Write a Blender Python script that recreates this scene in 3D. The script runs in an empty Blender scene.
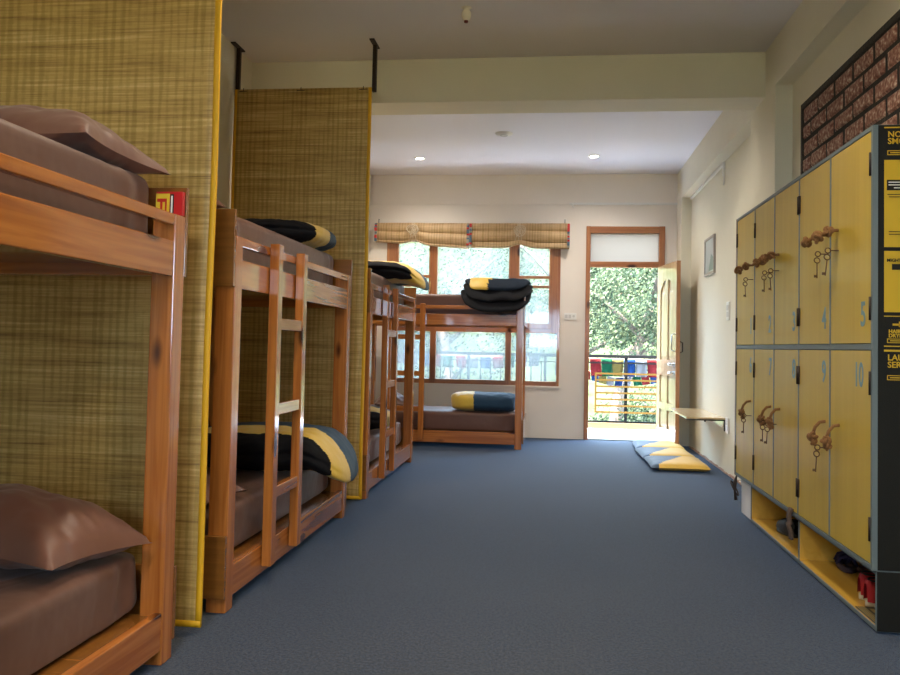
import bpy, math, random
from mathutils import Vector, Matrix, noise, Euler
random.seed(7)
PI = math.pi
SC = bpy.context.scene
COL = SC.collection

# ------------------------------------------------------------------ camera
H = 1.12
cam_d = bpy.data.cameras.new('camera'); cam = bpy.data.objects.new('camera', cam_d); COL.objects.link(cam)
cam_d.sensor_width = 36.0; cam_d.lens = 32.0
cam_d.shift_x = (450 - 459.63) / 900.0
cam_d.shift_y = (316.37 - 337.5) / 900.0
cam_d.clip_start = 0.05; cam_d.clip_end = 400
R_ = (0.993123607, 0.115262421, 0.020495743)
D_ = (0.016174461, 0.038301994, -0.999135298)
F_ = (-0.115947781, 0.992596359, 0.036174307)
cam.matrix_world = Matrix(((R_[0], -D_[0], -F_[0], 0), (R_[1], -D_[1], -F_[1], 0), (R_[2], -D_[2], -F_[2], H), (0, 0, 0, 1)))
SC.camera = cam

# ------------------------------------------------------------------ world, sun, portals, exposure
W = bpy.data.worlds.new('world'); SC.world = W; W.use_nodes = True
wn = W.node_tree; bg = wn.nodes['Background']
bg.inputs['Color'].default_value = (0.55, 0.76, 1.0, 1); bg.inputs['Strength'].default_value = 8.5
sun_d = bpy.data.lights.new('sun', 'SUN'); sun_d.energy = 34.0; sun_d.angle = 0.01; sun_d.color = (1, .95, .86)
sun = bpy.data.objects.new('sun', sun_d); COL.objects.link(sun)
sun.rotation_euler = Vector((0.30, 0.30, -1.0)).to_track_quat('-Z', 'Y').to_euler()
def portal(name, cx, cy, cz, sx, sz, into):
    d = bpy.data.lights.new(name, 'AREA'); d.shape = 'RECTANGLE'; d.size = sx; d.size_y = sz
    d.cycles.is_portal = True
    o = bpy.data.objects.new(name, d); COL.objects.link(o); o.location = (cx, cy, cz)
    o.rotation_euler = Vector(into).to_track_quat('-Z', 'Z').to_euler()
portal('portal_window', -1.01, 10.2, 1.6, 2.2, 1.9, (0, -1, 0))
portal('portal_door', 0.86, 10.2, 1.3, 0.95, 2.6, (0, -1, 0))
portal('portal_rear', 0.0, -2.75, 1.6, 1.7, 1.2, (0, 1, 0))
SC.view_settings.view_transform = 'Standard'; SC.view_settings.look = 'None'
SC.view_settings.gamma = 1.0; SC.view_settings.use_curve_mapping = False
SC.view_settings.exposure = 1.45

# ------------------------------------------------------------------ materials
def new_mat(name):
    m = bpy.data.materials.new(name); m.use_nodes = True
    nt = m.node_tree; b = nt.nodes['Principled BSDF']; return m, nt, b
def N(nt, t, **kw):
    n = nt.nodes.new(t)
    for k, v in kw.items():
        if k.startswith('i_'): n.inputs[k[2:].replace('_', ' ')].default_value = v
        else: setattr(n, k, v)
    return n
def plain(name, col, rough=.6, metal=0, bump=0, bscale=200, sheen=0, var=0, spec=.5, emit=None, estr=1, coat=0):
    m, nt, b = new_mat(name)
    b.inputs['Base Color'].default_value = (*col, 1); b.inputs['Roughness'].default_value = rough
    b.inputs['Metallic'].default_value = metal; b.inputs['Specular IOR Level'].default_value = spec
    b.inputs['Coat Weight'].default_value = coat
    if sheen: b.inputs['Sheen Weight'].default_value = sheen
    if emit: b.inputs['Emission Color'].default_value = (*emit, 1); b.inputs['Emission Strength'].default_value = estr
    tc = N(nt, 'ShaderNodeTexCoord')
    if bump:
        no = N(nt, 'ShaderNodeTexNoise'); no.inputs['Scale'].default_value = bscale; nt.links.new(tc.outputs['Object'], no.inputs['Vector'])
        bp = N(nt, 'ShaderNodeBump'); bp.inputs['Strength'].default_value = bump; bp.inputs['Distance'].default_value = .01
        nt.links.new(no.outputs['Fac'], bp.inputs['Height']); nt.links.new(bp.outputs['Normal'], b.inputs['Normal'])
    if var:
        no = N(nt, 'ShaderNodeTexNoise'); no.inputs['Scale'].default_value = 1.7; no.inputs['Detail'].default_value = 5
        nt.links.new(tc.outputs['Object'], no.inputs['Vector'])
        r = N(nt, 'ShaderNodeValToRGB')
        r.color_ramp.elements[0].position = .3; r.color_ramp.elements[1].position = .7
        r.color_ramp.elements[0].color = (*[c * (1 - var) for c in col], 1); r.color_ramp.elements[1].color = (*[min(1, c * (1 + var)) for c in col], 1)
        nt.links.new(no.outputs['Fac'], r.inputs['Fac']); nt.links.new(r.outputs['Color'], b.inputs['Base Color'])
    return m
def wood(name, c1, c2, axis, rough=.25, knots=True, coat=.8, fine=40):
    m, nt, b = new_mat(name)
    tc = N(nt, 'ShaderNodeTexCoord'); mp = N(nt, 'ShaderNodeMapping')
    s = [fine, fine, fine]; s[axis] = fine * .04
    mp.inputs['Scale'].default_value = s
    nt.links.new(tc.outputs['Object'], mp.inputs['Vector'])
    no = N(nt, 'ShaderNodeTexNoise'); no.inputs['Scale'].default_value = 1.0; no.inputs['Detail'].default_value = 5; no.inputs['Distortion'].default_value = .8
    nt.links.new(mp.outputs['Vector'], no.inputs['Vector'])
    r = N(nt, 'ShaderNodeValToRGB'); r.color_ramp.elements[0].position = .32; r.color_ramp.elements[1].position = .68
    r.color_ramp.elements[0].color = (*c1, 1); r.color_ramp.elements[1].color = (*c2, 1)
    nt.links.new(no.outputs['Fac'], r.inputs['Fac'])
    out = r.outputs['Color']
    if knots:
        mp2 = N(nt, 'ShaderNodeMapping'); s2 = [11, 11, 11]; s2[axis] = 4
        mp2.inputs['Scale'].default_value = s2; nt.links.new(tc.outputs['Object'], mp2.inputs['Vector'])
        vo = N(nt, 'ShaderNodeTexVoronoi'); vo.inputs['Scale'].default_value = .55; nt.links.new(mp2.outputs['Vector'], vo.inputs['Vector'])
        r2 = N(nt, 'ShaderNodeValToRGB'); r2.color_ramp.elements[0].position = .08; r2.color_ramp.elements[1].position = .17
        r2.color_ramp.elements[0].color = (.09, .03, .01, 1); r2.color_ramp.elements[1].color = (1, 1, 1, 1)
        nt.links.new(vo.outputs['Distance'], r2.inputs['Fac'])
        mx = N(nt, 'ShaderNodeMix', data_type='RGBA', blend_type='MULTIPLY'); mx.inputs[0].default_value = 1
        nt.links.new(out, mx.inputs[6]); nt.links.new(r2.outputs['Color'], mx.inputs[7]); out = mx.outputs[2]
    nt.links.new(out, b.inputs['Base Color'])
    b.inputs['Roughness'].default_value = rough; b.inputs['Coat Weight'].default_value = coat; b.inputs['Coat Roughness'].default_value = .07
    bp = N(nt, 'ShaderNodeBump'); bp.inputs['Strength'].default_value = .12; bp.inputs['Distance'].default_value = .004
    nt.links.new(no.outputs['Fac'], bp.inputs['Height']); nt.links.new(bp.outputs['Normal'], b.inputs['Normal'])
    return m

BW1, BW2 = (.33, .095, .016), (.52, .185, .037)
woodX = wood('bed_wood_x', BW1, BW2, 0); woodY = wood('bed_wood_y', BW1, BW2, 1); woodZ = wood('bed_wood_z', BW1, BW2, 2)
plyX = wood('ply_board', (.20, .075, .014), (.27, .105, .02), 0, knots=False)
FW1, FW2 = (.30, .10, .035), (.46, .18, .06)
frameX = wood('frame_wood_x', FW1, FW2, 0, .35); frameZ = wood('frame_wood_z', FW1, FW2, 2, .35)
doorZ = wood('door_wood', (.46, .31, .16), (.58, .42, .24), 2, .22, knots=False, coat=.6, fine=25)
doorE = wood('door_edge_wood', (.42, .17, .06), (.55, .25, .10), 2, .4, knots=False)
locY = wood('locker_ply', (.54, .37, .030), (.60, .425, .045), 2, .42, knots=False, coat=.1, fine=14)
locIn = wood('locker_ply_inner', (.66, .36, .04), (.76, .45, .07), 1, .4, knots=False, fine=14)
shelfw = wood('shelf_top_wood', (.60, .42, .20), (.72, .53, .28), 1, .35, knots=False)
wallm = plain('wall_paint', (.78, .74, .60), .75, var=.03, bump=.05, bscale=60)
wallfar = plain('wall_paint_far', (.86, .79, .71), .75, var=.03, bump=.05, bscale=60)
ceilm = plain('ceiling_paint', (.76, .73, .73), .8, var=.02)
ceilfar = plain('ceiling_far_skylit', (.88, .87, .93), .8)  # lighter lavender copy, sky bounce from the window put into the colour
dark = plain('dark_metal', (.014, .013, .012), .6)
iron = plain('brown_iron', (.035, .02, .014), .5, .4)
keym = plain('rusty_key_metal', (.16, .085, .04), .45, .7, bump=.2)
steel = plain('steel', (.6, .6, .6), .3, 1)
edgem = plain('locker_edge_grey', (.14, .18, .19), .45, var=.12)
blackp = plain('black_panel', (.012, .012, .010), .6, spec=.2, bump=.2, bscale=300)
yel = plain('yellow_print', (.62, .40, .01), .5)
white = plain('white_plastic', (.82, .80, .76), .4)
whitep = plain('white_panel_paint', (.85, .86, .88), .5)
sheet = plain('brown_sheet', (.12, .050, .029), .48, bump=.45, bscale=9, sheen=.12, var=.06)
pillm = plain('brown_pillowcase', (.145, .060, .038), .42, bump=.4, bscale=9, sheen=.12, var=.05)
dnavy = plain('duvet_navy', (.014, .048, .095), .65, bump=.35, bscale=22, sheen=.05, spec=.3)
dblack = plain('duvet_black', (.008, .008, .010), .85, bump=.35, bscale=26, spec=.15)
dyel = plain('duvet_yellow', (.72, .47, .06), .5, bump=.3, bscale=24, sheen=.2)
ropem = plain('brown_rope', (.32, .15, .05), .85, bump=1.0, bscale=260)
cordm = plain('jute_cord', (.55, .44, .30), .9)
numm = plain('blue_grey_paint', (.20, .36, .42), .6, var=.25)
leafm = None
def leaf_mat(name, c1, c2):
    m, nt, b = new_mat(name)
    g = N(nt, 'ShaderNodeNewGeometry'); r = N(nt, 'ShaderNodeValToRGB')
    r.color_ramp.elements[0].color = (*c1, 1); r.color_ramp.elements[1].color = (*c2, 1)
    nt.links.new(g.outputs['Random Per Island'], r.inputs['Fac']); nt.links.new(r.outputs['Color'], b.inputs['Base Color'])
    b.inputs['Roughness'].default_value = .5; b.inputs['Specular IOR Level'].default_value = .22
    tr = N(nt, 'ShaderNodeBsdfTranslucent'); nt.links.new(r.outputs['Color'], tr.inputs['Color'])
    mx = N(nt, 'ShaderNodeMixShader'); mx.inputs[0].default_value = .3
    nt.links.new(b.outputs[0], mx.inputs[1]); nt.links.new(tr.outputs[0], mx.inputs[2])
    nt.links.new(mx.outputs[0], nt.nodes['Material Output'].inputs['Surface'])
    return m
leafA = leaf_mat('leaf_pale', (.012, .026, .010), (.085, .10, .05))
leafB = leaf_mat('leaf_dark', (.006, .015, .006), (.024, .038, .015))
bark = plain('bark', (.10, .07, .05), .9, bump=1, bscale=20)

def carpet():
    m, nt, b = new_mat('carpet')
    tc = N(nt, 'ShaderNodeTexCoord')
    n1 = N(nt, 'ShaderNodeTexNoise'); n1.inputs['Scale'].default_value = 85; n1.inputs['Detail'].default_value = 6; n1.inputs['Roughness'].default_value = .85
    n2 = N(nt, 'ShaderNodeTexNoise'); n2.inputs['Scale'].default_value = 1.3; n2.inputs['Detail'].default_value = 4
    for n in (n1, n2): nt.links.new(tc.outputs['Object'], n.inputs['Vector'])
    r = N(nt, 'ShaderNodeValToRGB'); r.color_ramp.elements[0].position = .40; r.color_ramp.elements[1].position = .62
    r.color_ramp.elements[0].color = (.010, .010, .011, 1); r.color_ramp.elements[1].color = (.094, .093, .092, 1)
    nt.links.new(n1.outputs['Fac'], r.inputs['Fac'])
    r2 = N(nt, 'ShaderNodeValToRGB'); r2.color_ramp.elements[0].position = .3; r2.color_ramp.elements[1].position = .7
    r2.color_ramp.elements[0].color = (.85, .85, .85, 1); r2.color_ramp.elements[1].color = (1, 1, 1, 1)
    nt.links.new(n2.outputs['Fac'], r2.inputs['Fac'])
    mx = N(nt, 'ShaderNodeMix', data_type='RGBA', blend_type='MULTIPLY'); mx.inputs[0].default_value = 1
    nt.links.new(r.outputs['Color'], mx.inputs[6]); nt.links.new(r2.outputs['Color'], mx.inputs[7])
    nt.links.new(mx.outputs[2], b.inputs['Base Color']); b.inputs['Roughness'].default_value = .75
    b.inputs['Sheen Weight'].default_value = .36; b.inputs['Sheen Tint'].default_value = (.22, .5, 1, 1); b.inputs['Sheen Roughness'].default_value = .4; b.inputs['Specular IOR Level'].default_value = .25  # blue sheen tint paints the sky's reflection onto the carpet
    bp = N(nt, 'ShaderNodeBump'); bp.inputs['Strength'].default_value = .5; bp.inputs['Distance'].default_value = .01
    nt.links.new(n1.outputs['Fac'], bp.inputs['Height']); nt.links.new(bp.outputs['Normal'], b.inputs['Normal'])
    return m
carpetm = carpet()

def reed(name, cols, warm):
    """woven reed: straws run along local X, warp threads run vertically"""
    m, nt, b = new_mat(name)
    tc = N(nt, 'ShaderNodeTexCoord')
    def nz(sx, sz, det=3):
        mp = N(nt, 'ShaderNodeMapping'); mp.inputs['Scale'].default_value = (sx, 1, sz)
        nt.links.new(tc.outputs['Object'], mp.inputs['Vector'])
        n = N(nt, 'ShaderNodeTexNoise'); n.inputs['Scale'].default_value = 1; n.inputs['Detail'].default_value = det; n.inputs['Roughness'].default_value = .65
        nt.links.new(mp.outputs['Vector'], n.inputs['Vector']); return n
    a = nz(2.6, 120); c = nz(.9, 26, 4); d = nz(28, 2.0, 2); e = nz(30, 60, 2)
    ad = N(nt, 'ShaderNodeMath', operation='MULTIPLY'); nt.links.new(c.outputs['Fac'], ad.inputs[0]); ad.inputs[1].default_value = .5
    a2 = N(nt, 'ShaderNodeMath', operation='MULTIPLY_ADD'); nt.links.new(a.outputs['Fac'], a2.inputs[0]); a2.inputs[1].default_value = .5; nt.links.new(ad.outputs[0], a2.inputs[2])
    r = N(nt, 'ShaderNodeValToRGB'); el = r.color_ramp.elements
    el[0].position = .34; el[0].color = (*cols[0], 1); el[1].position = .66; el[1].color = (*cols[3], 1)
    x = el.new(.46); x.color = (*cols[1], 1); x = el.new(.54); x.color = (*cols[2], 1)
    nt.links.new(a2.outputs[0], r.inputs['Fac'])
    # dark warp threads: vertical stripes, uneven
    sp = N(nt, 'ShaderNodeSeparateXYZ'); nt.links.new(tc.outputs['Object'], sp.inputs[0])
    w = N(nt, 'ShaderNodeMath', operation='MULTIPLY'); nt.links.new(sp.outputs[0], w.inputs[0]); w.inputs[1].default_value = 2 * PI / .034
    sn = N(nt, 'ShaderNodeMath', operation='SINE'); nt.links.new(w.outputs[0], sn.inputs[0])
    s2 = N(nt, 'ShaderNodeMath', operation='MULTIPLY_ADD'); nt.links.new(sn.outputs[0], s2.inputs[0]); s2.inputs[1].default_value = .13; nt.links.new(d.outputs['Fac'], s2.inputs[2])
    s3 = N(nt, 'ShaderNodeMath', operation='MULTIPLY_ADD'); nt.links.new(e.outputs['Fac'], s3.inputs[0]); s3.inputs[1].default_value = .35; nt.links.new(s2.outputs[0], s3.inputs[2])
    r2 = N(nt, 'ShaderNodeValToRGB'); r2.color_ramp.elements[0].position = .52; r2.color_ramp.elements[1].position = .72
    r2.color_ramp.elements[0].color = (.66, .64, .42, 1); r2.color_ramp.elements[1].color = (1, 1, 1, 1)
    nt.links.new(s3.outputs[0], r2.inputs['Fac'])
    mx = N(nt, 'ShaderNodeMix', data_type='RGBA', blend_type='MULTIPLY'); mx.inputs[0].default_value = .72
    nt.links.new(r.outputs['Color'], mx.inputs[6]); nt.links.new(r2.outputs['Color'], mx.inputs[7])
    nt.links.new(mx.outputs[2], b.inputs['Base Color']); b.inputs['Roughness'].default_value = .5
    bp = N(nt, 'ShaderNodeBump'); bp.inputs['Strength'].default_value = .5; bp.inputs['Distance'].default_value = .004
    nt.links.new(a.outputs['Fac'], bp.inputs['Height']); nt.links.new(bp.outputs['Normal'], b.inputs['Normal'])
    return m
reedm = reed('reed_matting', ((.25, .135, .032), (.49, .31, .085), (.59, .395, .125), (.78, .57, .27)), 1)
blindm = reed('reed_blind', ((.38, .24, .11), (.46, .30, .15), (.52, .35, .18), (.58, .41, .23)), 1)
trimm = plain('yellow_binding', (.80, .43, .01), .55)

def glass_mat(name, haze, tint=(.93, .97, .97), patchy=.25, scale=1.6):
    m, nt, b = new_mat(name)
    nt.nodes.remove(b)
    tr = N(nt, 'ShaderNodeBsdfTransparent'); tl = N(nt, 'ShaderNodeBsdfTranslucent'); tl.inputs['Color'].default_value = (*tint, 1)
    tc = N(nt, 'ShaderNodeTexCoord'); no = N(nt, 'ShaderNodeTexNoise'); no.inputs['Scale'].default_value = scale; no.inputs['Detail'].default_value = 4
    nt.links.new(tc.outputs['Object'], no.inputs['Vector'])
    mr = N(nt, 'ShaderNodeMapRange'); mr.inputs[1].default_value = .35; mr.inputs[2].default_value = .65
    mr.inputs[3].default_value = haze - patchy; mr.inputs[4].default_value = min(1, haze + patchy)
    nt.links.new(no.outputs['Fac'], mr.inputs[0])
    mx = N(nt, 'ShaderNodeMixShader'); nt.links.new(mr.outputs[0], mx.inputs[0])
    nt.links.new(tr.outputs[0], mx.inputs[1]); nt.links.new(tl.outputs[0], mx.inputs[2])
    gl = N(nt, 'ShaderNodeBsdfGlossy'); gl.inputs['Roughness'].default_value = .05
    m2 = N(nt, 'ShaderNodeMixShader'); m2.inputs[0].default_value = .05
    nt.links.new(mx.outputs[0], m2.inputs[1]); nt.links.new(gl.outputs[0], m2.inputs[2])
    nt.links.new(m2.outputs[0], nt.nodes['Material Output'].inputs['Surface'])
    return m
glassm = glass_mat('hazy_glass', .34, (.16, .18, .17), .09, 1.1)
glasslow = glass_mat('frosted_low_glass', .50, (.13, .15, .15), .14, 1.3)
frost = glass_mat('frosted_glass', 1.0, (.40, .345, .30), 0)

# ------------------------------------------------------------------ mesh helper
class MB:
    def __init__(s): s.v = []; s.f = []; s.m = []; s.sm = []
    def add(s, vs, fs, mi=0, smooth=False):
        o = len(s.v); s.v += [tuple(p) for p in vs]
        for f in fs: s.f.append([i + o for i in f]); s.m.append(mi); s.sm.append(smooth)
        return s
    def box(s, x0, x1, y0, y1, z0, z1, mi=0, rot=None, piv=None):
        vs = [Vector((x, y, z)) for x in (x0, x1) for y in (y0, y1) for z in (z0, z1)]
        if rot:
            p = Vector(piv) if piv else Vector(((x0 + x1) / 2, (y0 + y1) / 2, (z0 + z1) / 2)); e = Euler(rot).to_matrix()
            vs = [e @ (v - p) + p for v in vs]
        return s.add(vs, [(0, 1, 3, 2), (4, 6, 7, 5), (0, 4, 5, 1), (2, 3, 7, 6), (0, 2, 6, 4), (1, 5, 7, 3)], mi)
    def tube(s, pts, r, n=8, mi=0, closed=False, cap=True):
        pts = [Vector(p) for p in pts]; rs = r if isinstance(r, (list, tuple)) else [r] * len(pts)
        vs = []; fs = []; K = len(pts); up = None
        for i, p in enumerate(pts):
            a = pts[(i - 1) % K] if (closed or i > 0) else p; b = pts[(i + 1) % K] if (closed or i < K - 1) else p
            t = (b - a).normalized()
            if up is None: up = t.orthogonal().normalized()
            else:
                up = (up - t * up.dot(t)); up = up.normalized() if up.length > 1e-6 else t.orthogonal().normalized()
            w = t.cross(up)
            for k in range(n):
                an = 2 * PI * k / n; vs.append(p + (up * math.cos(an) + w * math.sin(an)) * rs[i])
        R = K if closed else K - 1
        for i in range(R):
            for k in range(n):
                a = i * n + k; b = i * n + (k + 1) % n; c = ((i + 1) % K) * n + (k + 1) % n; d = ((i + 1) % K) * n + k
                fs.append((a, b, c, d))
        s.add(vs, fs, mi, True)
        if cap and not closed:
            o = len(s.v) - len(vs)
            s.f.append([o + k for k in range(n)][::-1]); s.m.append(mi); s.sm.append(False)
            s.f.append([o + (K - 1) * n + k for k in range(n)]); s.m.append(mi); s.sm.append(False)
        return s
    def lathe(s, prof, c=(0, 0, 0), n=24, mi=0):
        vs = []; fs = []
        for (r, z) in prof:
            for k in range(n): vs.append((c[0] + r * math.cos(2 * PI * k / n), c[1] + r * math.sin(2 * PI * k / n), c[2] + z))
        for i in range(len(prof) - 1):
            for k in range(n): fs.append((i * n + k, i * n + (k + 1) % n, (i + 1) * n + (k + 1) % n, (i + 1) * n + k))
        return s.add(vs, fs, mi, True)
    def grid(s, fn, nu, nv, wrap_u=False, mi=0, mfn=None):
        vs = [fn(i / (nu if wrap_u else nu - 1), j / (nv - 1)) for j in range(nv) for i in range(nu)]
        o = len(s.v); s.v += [tuple(p) for p in vs]
        for j in range(nv - 1):
            for i in range(nu if wrap_u else nu - 1):
                a = j * nu + i; b = j * nu + (i + 1) % nu; f = [a + o, b + o, b + nu + o, a + nu + o]
                s.f.append(f); s.sm.append(True)
                s.m.append(mfn(sum((Vector(s.v[q]) for q in f), Vector()) / 4) if mfn else mi)
        return s
    def obj(s, name, mats, parent=None, bevel=0, off=None, seg=2):
        me = bpy.data.meshes.new(name)
        o_ = Vector(off) if off is not None else (parent.location if parent is not None and parent.get('_w') else Vector())
        me.from_pydata([tuple(Vector(v) - o_) for v in s.v], [], s.f)
        if not isinstance(mats, (list, tuple)): mats = [mats]
        for m in mats: me.materials.append(m)
        for p, mi, sm in zip(me.polygons, s.m, s.sm): p.material_index = mi; p.use_smooth = sm
        me.update()
        o = bpy.data.objects.new(name, me); COL.objects.link(o)
        if parent is not None: o.parent = parent
        if bevel:
            b = o.modifiers.new('bevel', 'BEVEL'); b.width = bevel; b.segments = seg; b.limit_method = 'ANGLE'
        return o
def B(*a, **k): return MB().box(*a, **k)
def tag(o, label, cat, group=None, kind=None):
    o['label'] = label; o['category'] = cat
    if group: o['group'] = group
    if kind: o['kind'] = kind
    return o
def thing(name, label, cat, loc=(0, 0, 0), rz=0, group=None, world=True):
    """empty at a thing's base; with world=True its parts are given in world coordinates"""
    o = bpy.data.objects.new(name, None); COL.objects.link(o); o.location = loc; o.rotation_euler = (0, 0, rz)
    o.empty_display_size = .1
    if world: o['_w'] = 1
    return tag(o, label, cat, group)
def sub(name, mb, mats, parent_part, root, bevel=0):
    o = mb.obj(name, mats, None, bevel, off=root.location if root.get('_w') else None); o.parent = parent_part; return o
def one(name, mb, mats, label, cat, base, group=None, bevel=0):
    """thing that is one mesh, origin at base (mesh given in world coordinates)"""
    o = mb.obj(name, mats, None, bevel, off=base); o.location = base; return tag(o, label, cat, group)
def st(name, mb, mats, bevel=0, parent=None):
    o = mb.obj(name, mats, parent, bevel)
    if parent is None: o['kind'] = 'structure'
    return o
def kids(o): return [c for c in bpy.data.objects if c.parent == o]
def dup(root, loc, rz=0, label=None, name=None):
    r = root.copy(); COL.objects.link(r); r.location = loc; r.rotation_euler = (0, 0, rz)
    if label: r['label'] = label
    for ch in kids(root):
        c = ch.copy(); COL.objects.link(c); c.parent = r
        for g in kids(ch):
            d = g.copy(); COL.objects.link(d); d.parent = c
    return r
def text(body, size, mat, name, loc, rot, parent=None, off=None, depth=.0008, sx=1.0):
    cu = bpy.data.curves.new(name, 'FONT'); cu.body = body; cu.size = size; cu.extrude = depth; cu.resolution_u = 3; cu.offset = .0025 if size > .1 else .0006
    t = bpy.data.objects.new(name, cu); COL.objects.link(t)
    bpy.context.view_layer.update()
    me = bpy.data.meshes.new_from_object(t.evaluated_get(bpy.context.evaluated_depsgraph_get()))
    bpy.data.objects.remove(t); bpy.data.curves.remove(cu)
    M = Matrix.Translation(Vector(loc) - (Vector(off) if off is not None else Vector())) @ Euler(rot).to_matrix().to_4x4() @ Matrix.Diagonal((sx, 1, 1, 1))
    me.transform(M); me.materials.clear(); me.materials.append(mat)
    o = bpy.data.objects.new(name, me); COL.objects.link(o)
    if parent is not None: o.parent = parent
    return o
def nz(x, y, z): return noise.noise(Vector((x, y, z)))

# ------------------------------------------------------------------ room shell
XL, XR, XC, YB, ZC = -2.34, 1.60, 1.485, 9.95, 3.27
YR = -2.5
st('floor', B(XL - .2, XR + .2, YR, YB + .02, -.12, 0), carpetm)
st('ceiling', MB().box(XL - .2, XR + .2, YR - 3, 6.04, ZC, ZC + .2).box(XL - .2, XR + .2, 6.04, YB + .25, ZC, ZC + .2, 1), [ceilm, ceilfar])  # near slab runs past the rear wall, an added overhang blocking sun
st('trim_1', MB().box(XL, XC, 5.88, 6.195, 2.941, ZC), wallm)                                   # cross beam
st('trim_2', MB().box(XC, XR + .05, YR, 5.62, 2.945, ZC).box(XC, XR + .05, 6.30, YB, 2.915, ZC), wallm)   # right edge beam
st('trim_3', B(XC, XR + .05, 5.62, 6.30, 0, ZC), wallm)                                         # column behind the lockers
st('trim_4', B(XC, XR + .05, 9.62, YB, 0, 2.915), wallm)                                         # far corner column
st('wall_right', B(XR, XR + .2, YR, YB + .2, 0, ZC), wallm)
st('wall_left', B(XL - .2, XL, YR, YB + .2, 0, ZC), wallm)
wx0, wx1, wz0, wz1 = -2.106, .083, .64, 2.52
dx0, dx1, dz1 = .392, 1.341, 2.62
mb = MB()
mb.box(XL, wx0, YB, YB + .2, 0, ZC).box(wx1, dx0, YB, YB + .2, 0, ZC).box(dx1, XR, YB, YB + .2, 0, ZC)
mb.box(wx0, wx1, YB, YB + .2, 0, wz0).box(wx0, wx1, YB, YB + .2, wz1, ZC).box(dx0, dx1, YB, YB + .2, dz1, ZC)
st('wall_back', mb, wallfar)
mb = MB()
mb.box(XL, -.8, YR - .2, YR, 0, ZC).box(.8, XR, YR - .2, YR, 0, ZC).box(-.8, .8, YR - .2, YR, 0, 1.05).box(-.8, .8, YR - .2, YR, 2.15, ZC)  # opening is for the added rear window
st('wall_front', mb, wallm)
# surface conduits
st('trim_5', MB().box(XL, XC, YB - .012, YB, 2.892, 2.902), wallfar)
mb = MB().box(.18, XC, YB - .022, YB - .001, 2.885, 2.912); mb.tube([(.22, YB - .03, 2.895), (.22, YB - .035, 2.86), (.24, YB - .035, 2.85)], .006)
st('trim_6', mb, white)
mb = MB().box(XR - .02, XR, 7.80, 9.6, 2.885, 2.91).box(XR - .02, XR, 7.77, 7.80, 2.78, 2.91); mb.tube([(XR - .008, 7.785, 2.78), (XR - .008, 7.78, 2.72), (XR - .015, 7.77, 2.69)], .006)
st('trim_7', mb, white)
# thin ragged mortar line where the right wall meets the carpet
mb = MB()
for i in range(36):
    y = 6.4 + i * .088; h = .008 + .012 * random.random(); mb.box(XR - .012 - .008 * random.random(), XR, y, y + .08, 0, h)
st('baseboard_right', mb, plain('bare_mortar', (.42, .28, .22), .9))

# ---- window
wn_ = bpy.data.objects.new('window_1', None); COL.objects.link(wn_); wn_.location = (0, YB, .64); wn_['kind'] = 'structure'; wn_['_w'] = 1
y0, y1 = YB - .012, YB + .07
fr = MB()
fr.box(wx0, -1.985, y0, y1, wz0, wz1).box(.05, wx1, y0, y1, wz0, wz1)
fr.box(-1.53, -1.455, y0, y1, wz0, wz1).box(-.555, -.455, y0, y1, 1.29, wz1).box(-.583, -.512, y0, y1, wz0, 1.35)
fz = fr.obj('window_frame', frameZ, wn_, .004)
fr = MB().box(-1.985, .05, y0 + .002, y1 - .002, wz0, .697).box(-1.985, .05, y0 + .002, y1 - .002, 1.29, 1.36).box(-1.985, .05, y0 + .002, y1 - .002, wz1 - .06, wz1)
fr.obj('window_frame', frameX, wn_, .004)
def casement(xa, xb):
    c = MB().box(xa, xa + .04, y0 - .012, y1 - .02, 1.345, 2.47).box(xb - .04, xb, y0 - .012, y1 - .02, 1.345, 2.47)
    c.box(xa + .04, xb - .04, y0 - .008, y1 - .02, 1.345, 1.413).box(xa + .04, xb - .04, y0 - .008, y1 - .02, 2.42, 2.47)
    c.box(xa + .04, xb - .04, y0 - .006, y1 - .03, 1.965, 2.0).box(xa + .04, xb - .04, y0 - .006, y1 - .03, 1.85, 1.88)
    o = c.obj('casement_sash', frameZ, wn_, .003)
    sub('pane', B(xa + .04, xb - .04, y0 + .03, y0 + .034, 1.41, 2.43), glassm, o, wn_)
    sub('handle', MB().tube([(xb - .02 if xa < -1 else xa + .02, y0 - .03, 1.80), (xb - .02 if xa < -1 else xa + .02, y0 - .03, 1.92)], .006).box((xb - .027 if xa < -1 else xa + .013), (xb - .013 if xa < -1 else xa + .027), y0 - .03, y0 - .01, 1.85, 1.865), plain('brass', (.45, .30, .10), .35, .9) if xa < -1 else iron, o, wn_)
casement(-1.99, -1.52); casement(-.463, -.015)
st('window_frame', B(-.015, .05, y0, y1, 1.29, 2.46), frameZ, .003, wn_)
B(-1.455, -.555, y0 + .03, y0 + .034, 1.36, 2.46).obj('pane', glassm, wn_)
for xa, xb in ((-1.985, -1.53), (-1.455, -.583), (-.512, .05)):
    B(xa, xb, y0 + .03, y0 + .034, .697, 1.29).obj('pane', glasslow, wn_)
B(wx0 - .012, wx1 + .012, YB - .02, YB + .0, .618, .64).obj('window_sill', wallfar, wn_, .003)

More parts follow.
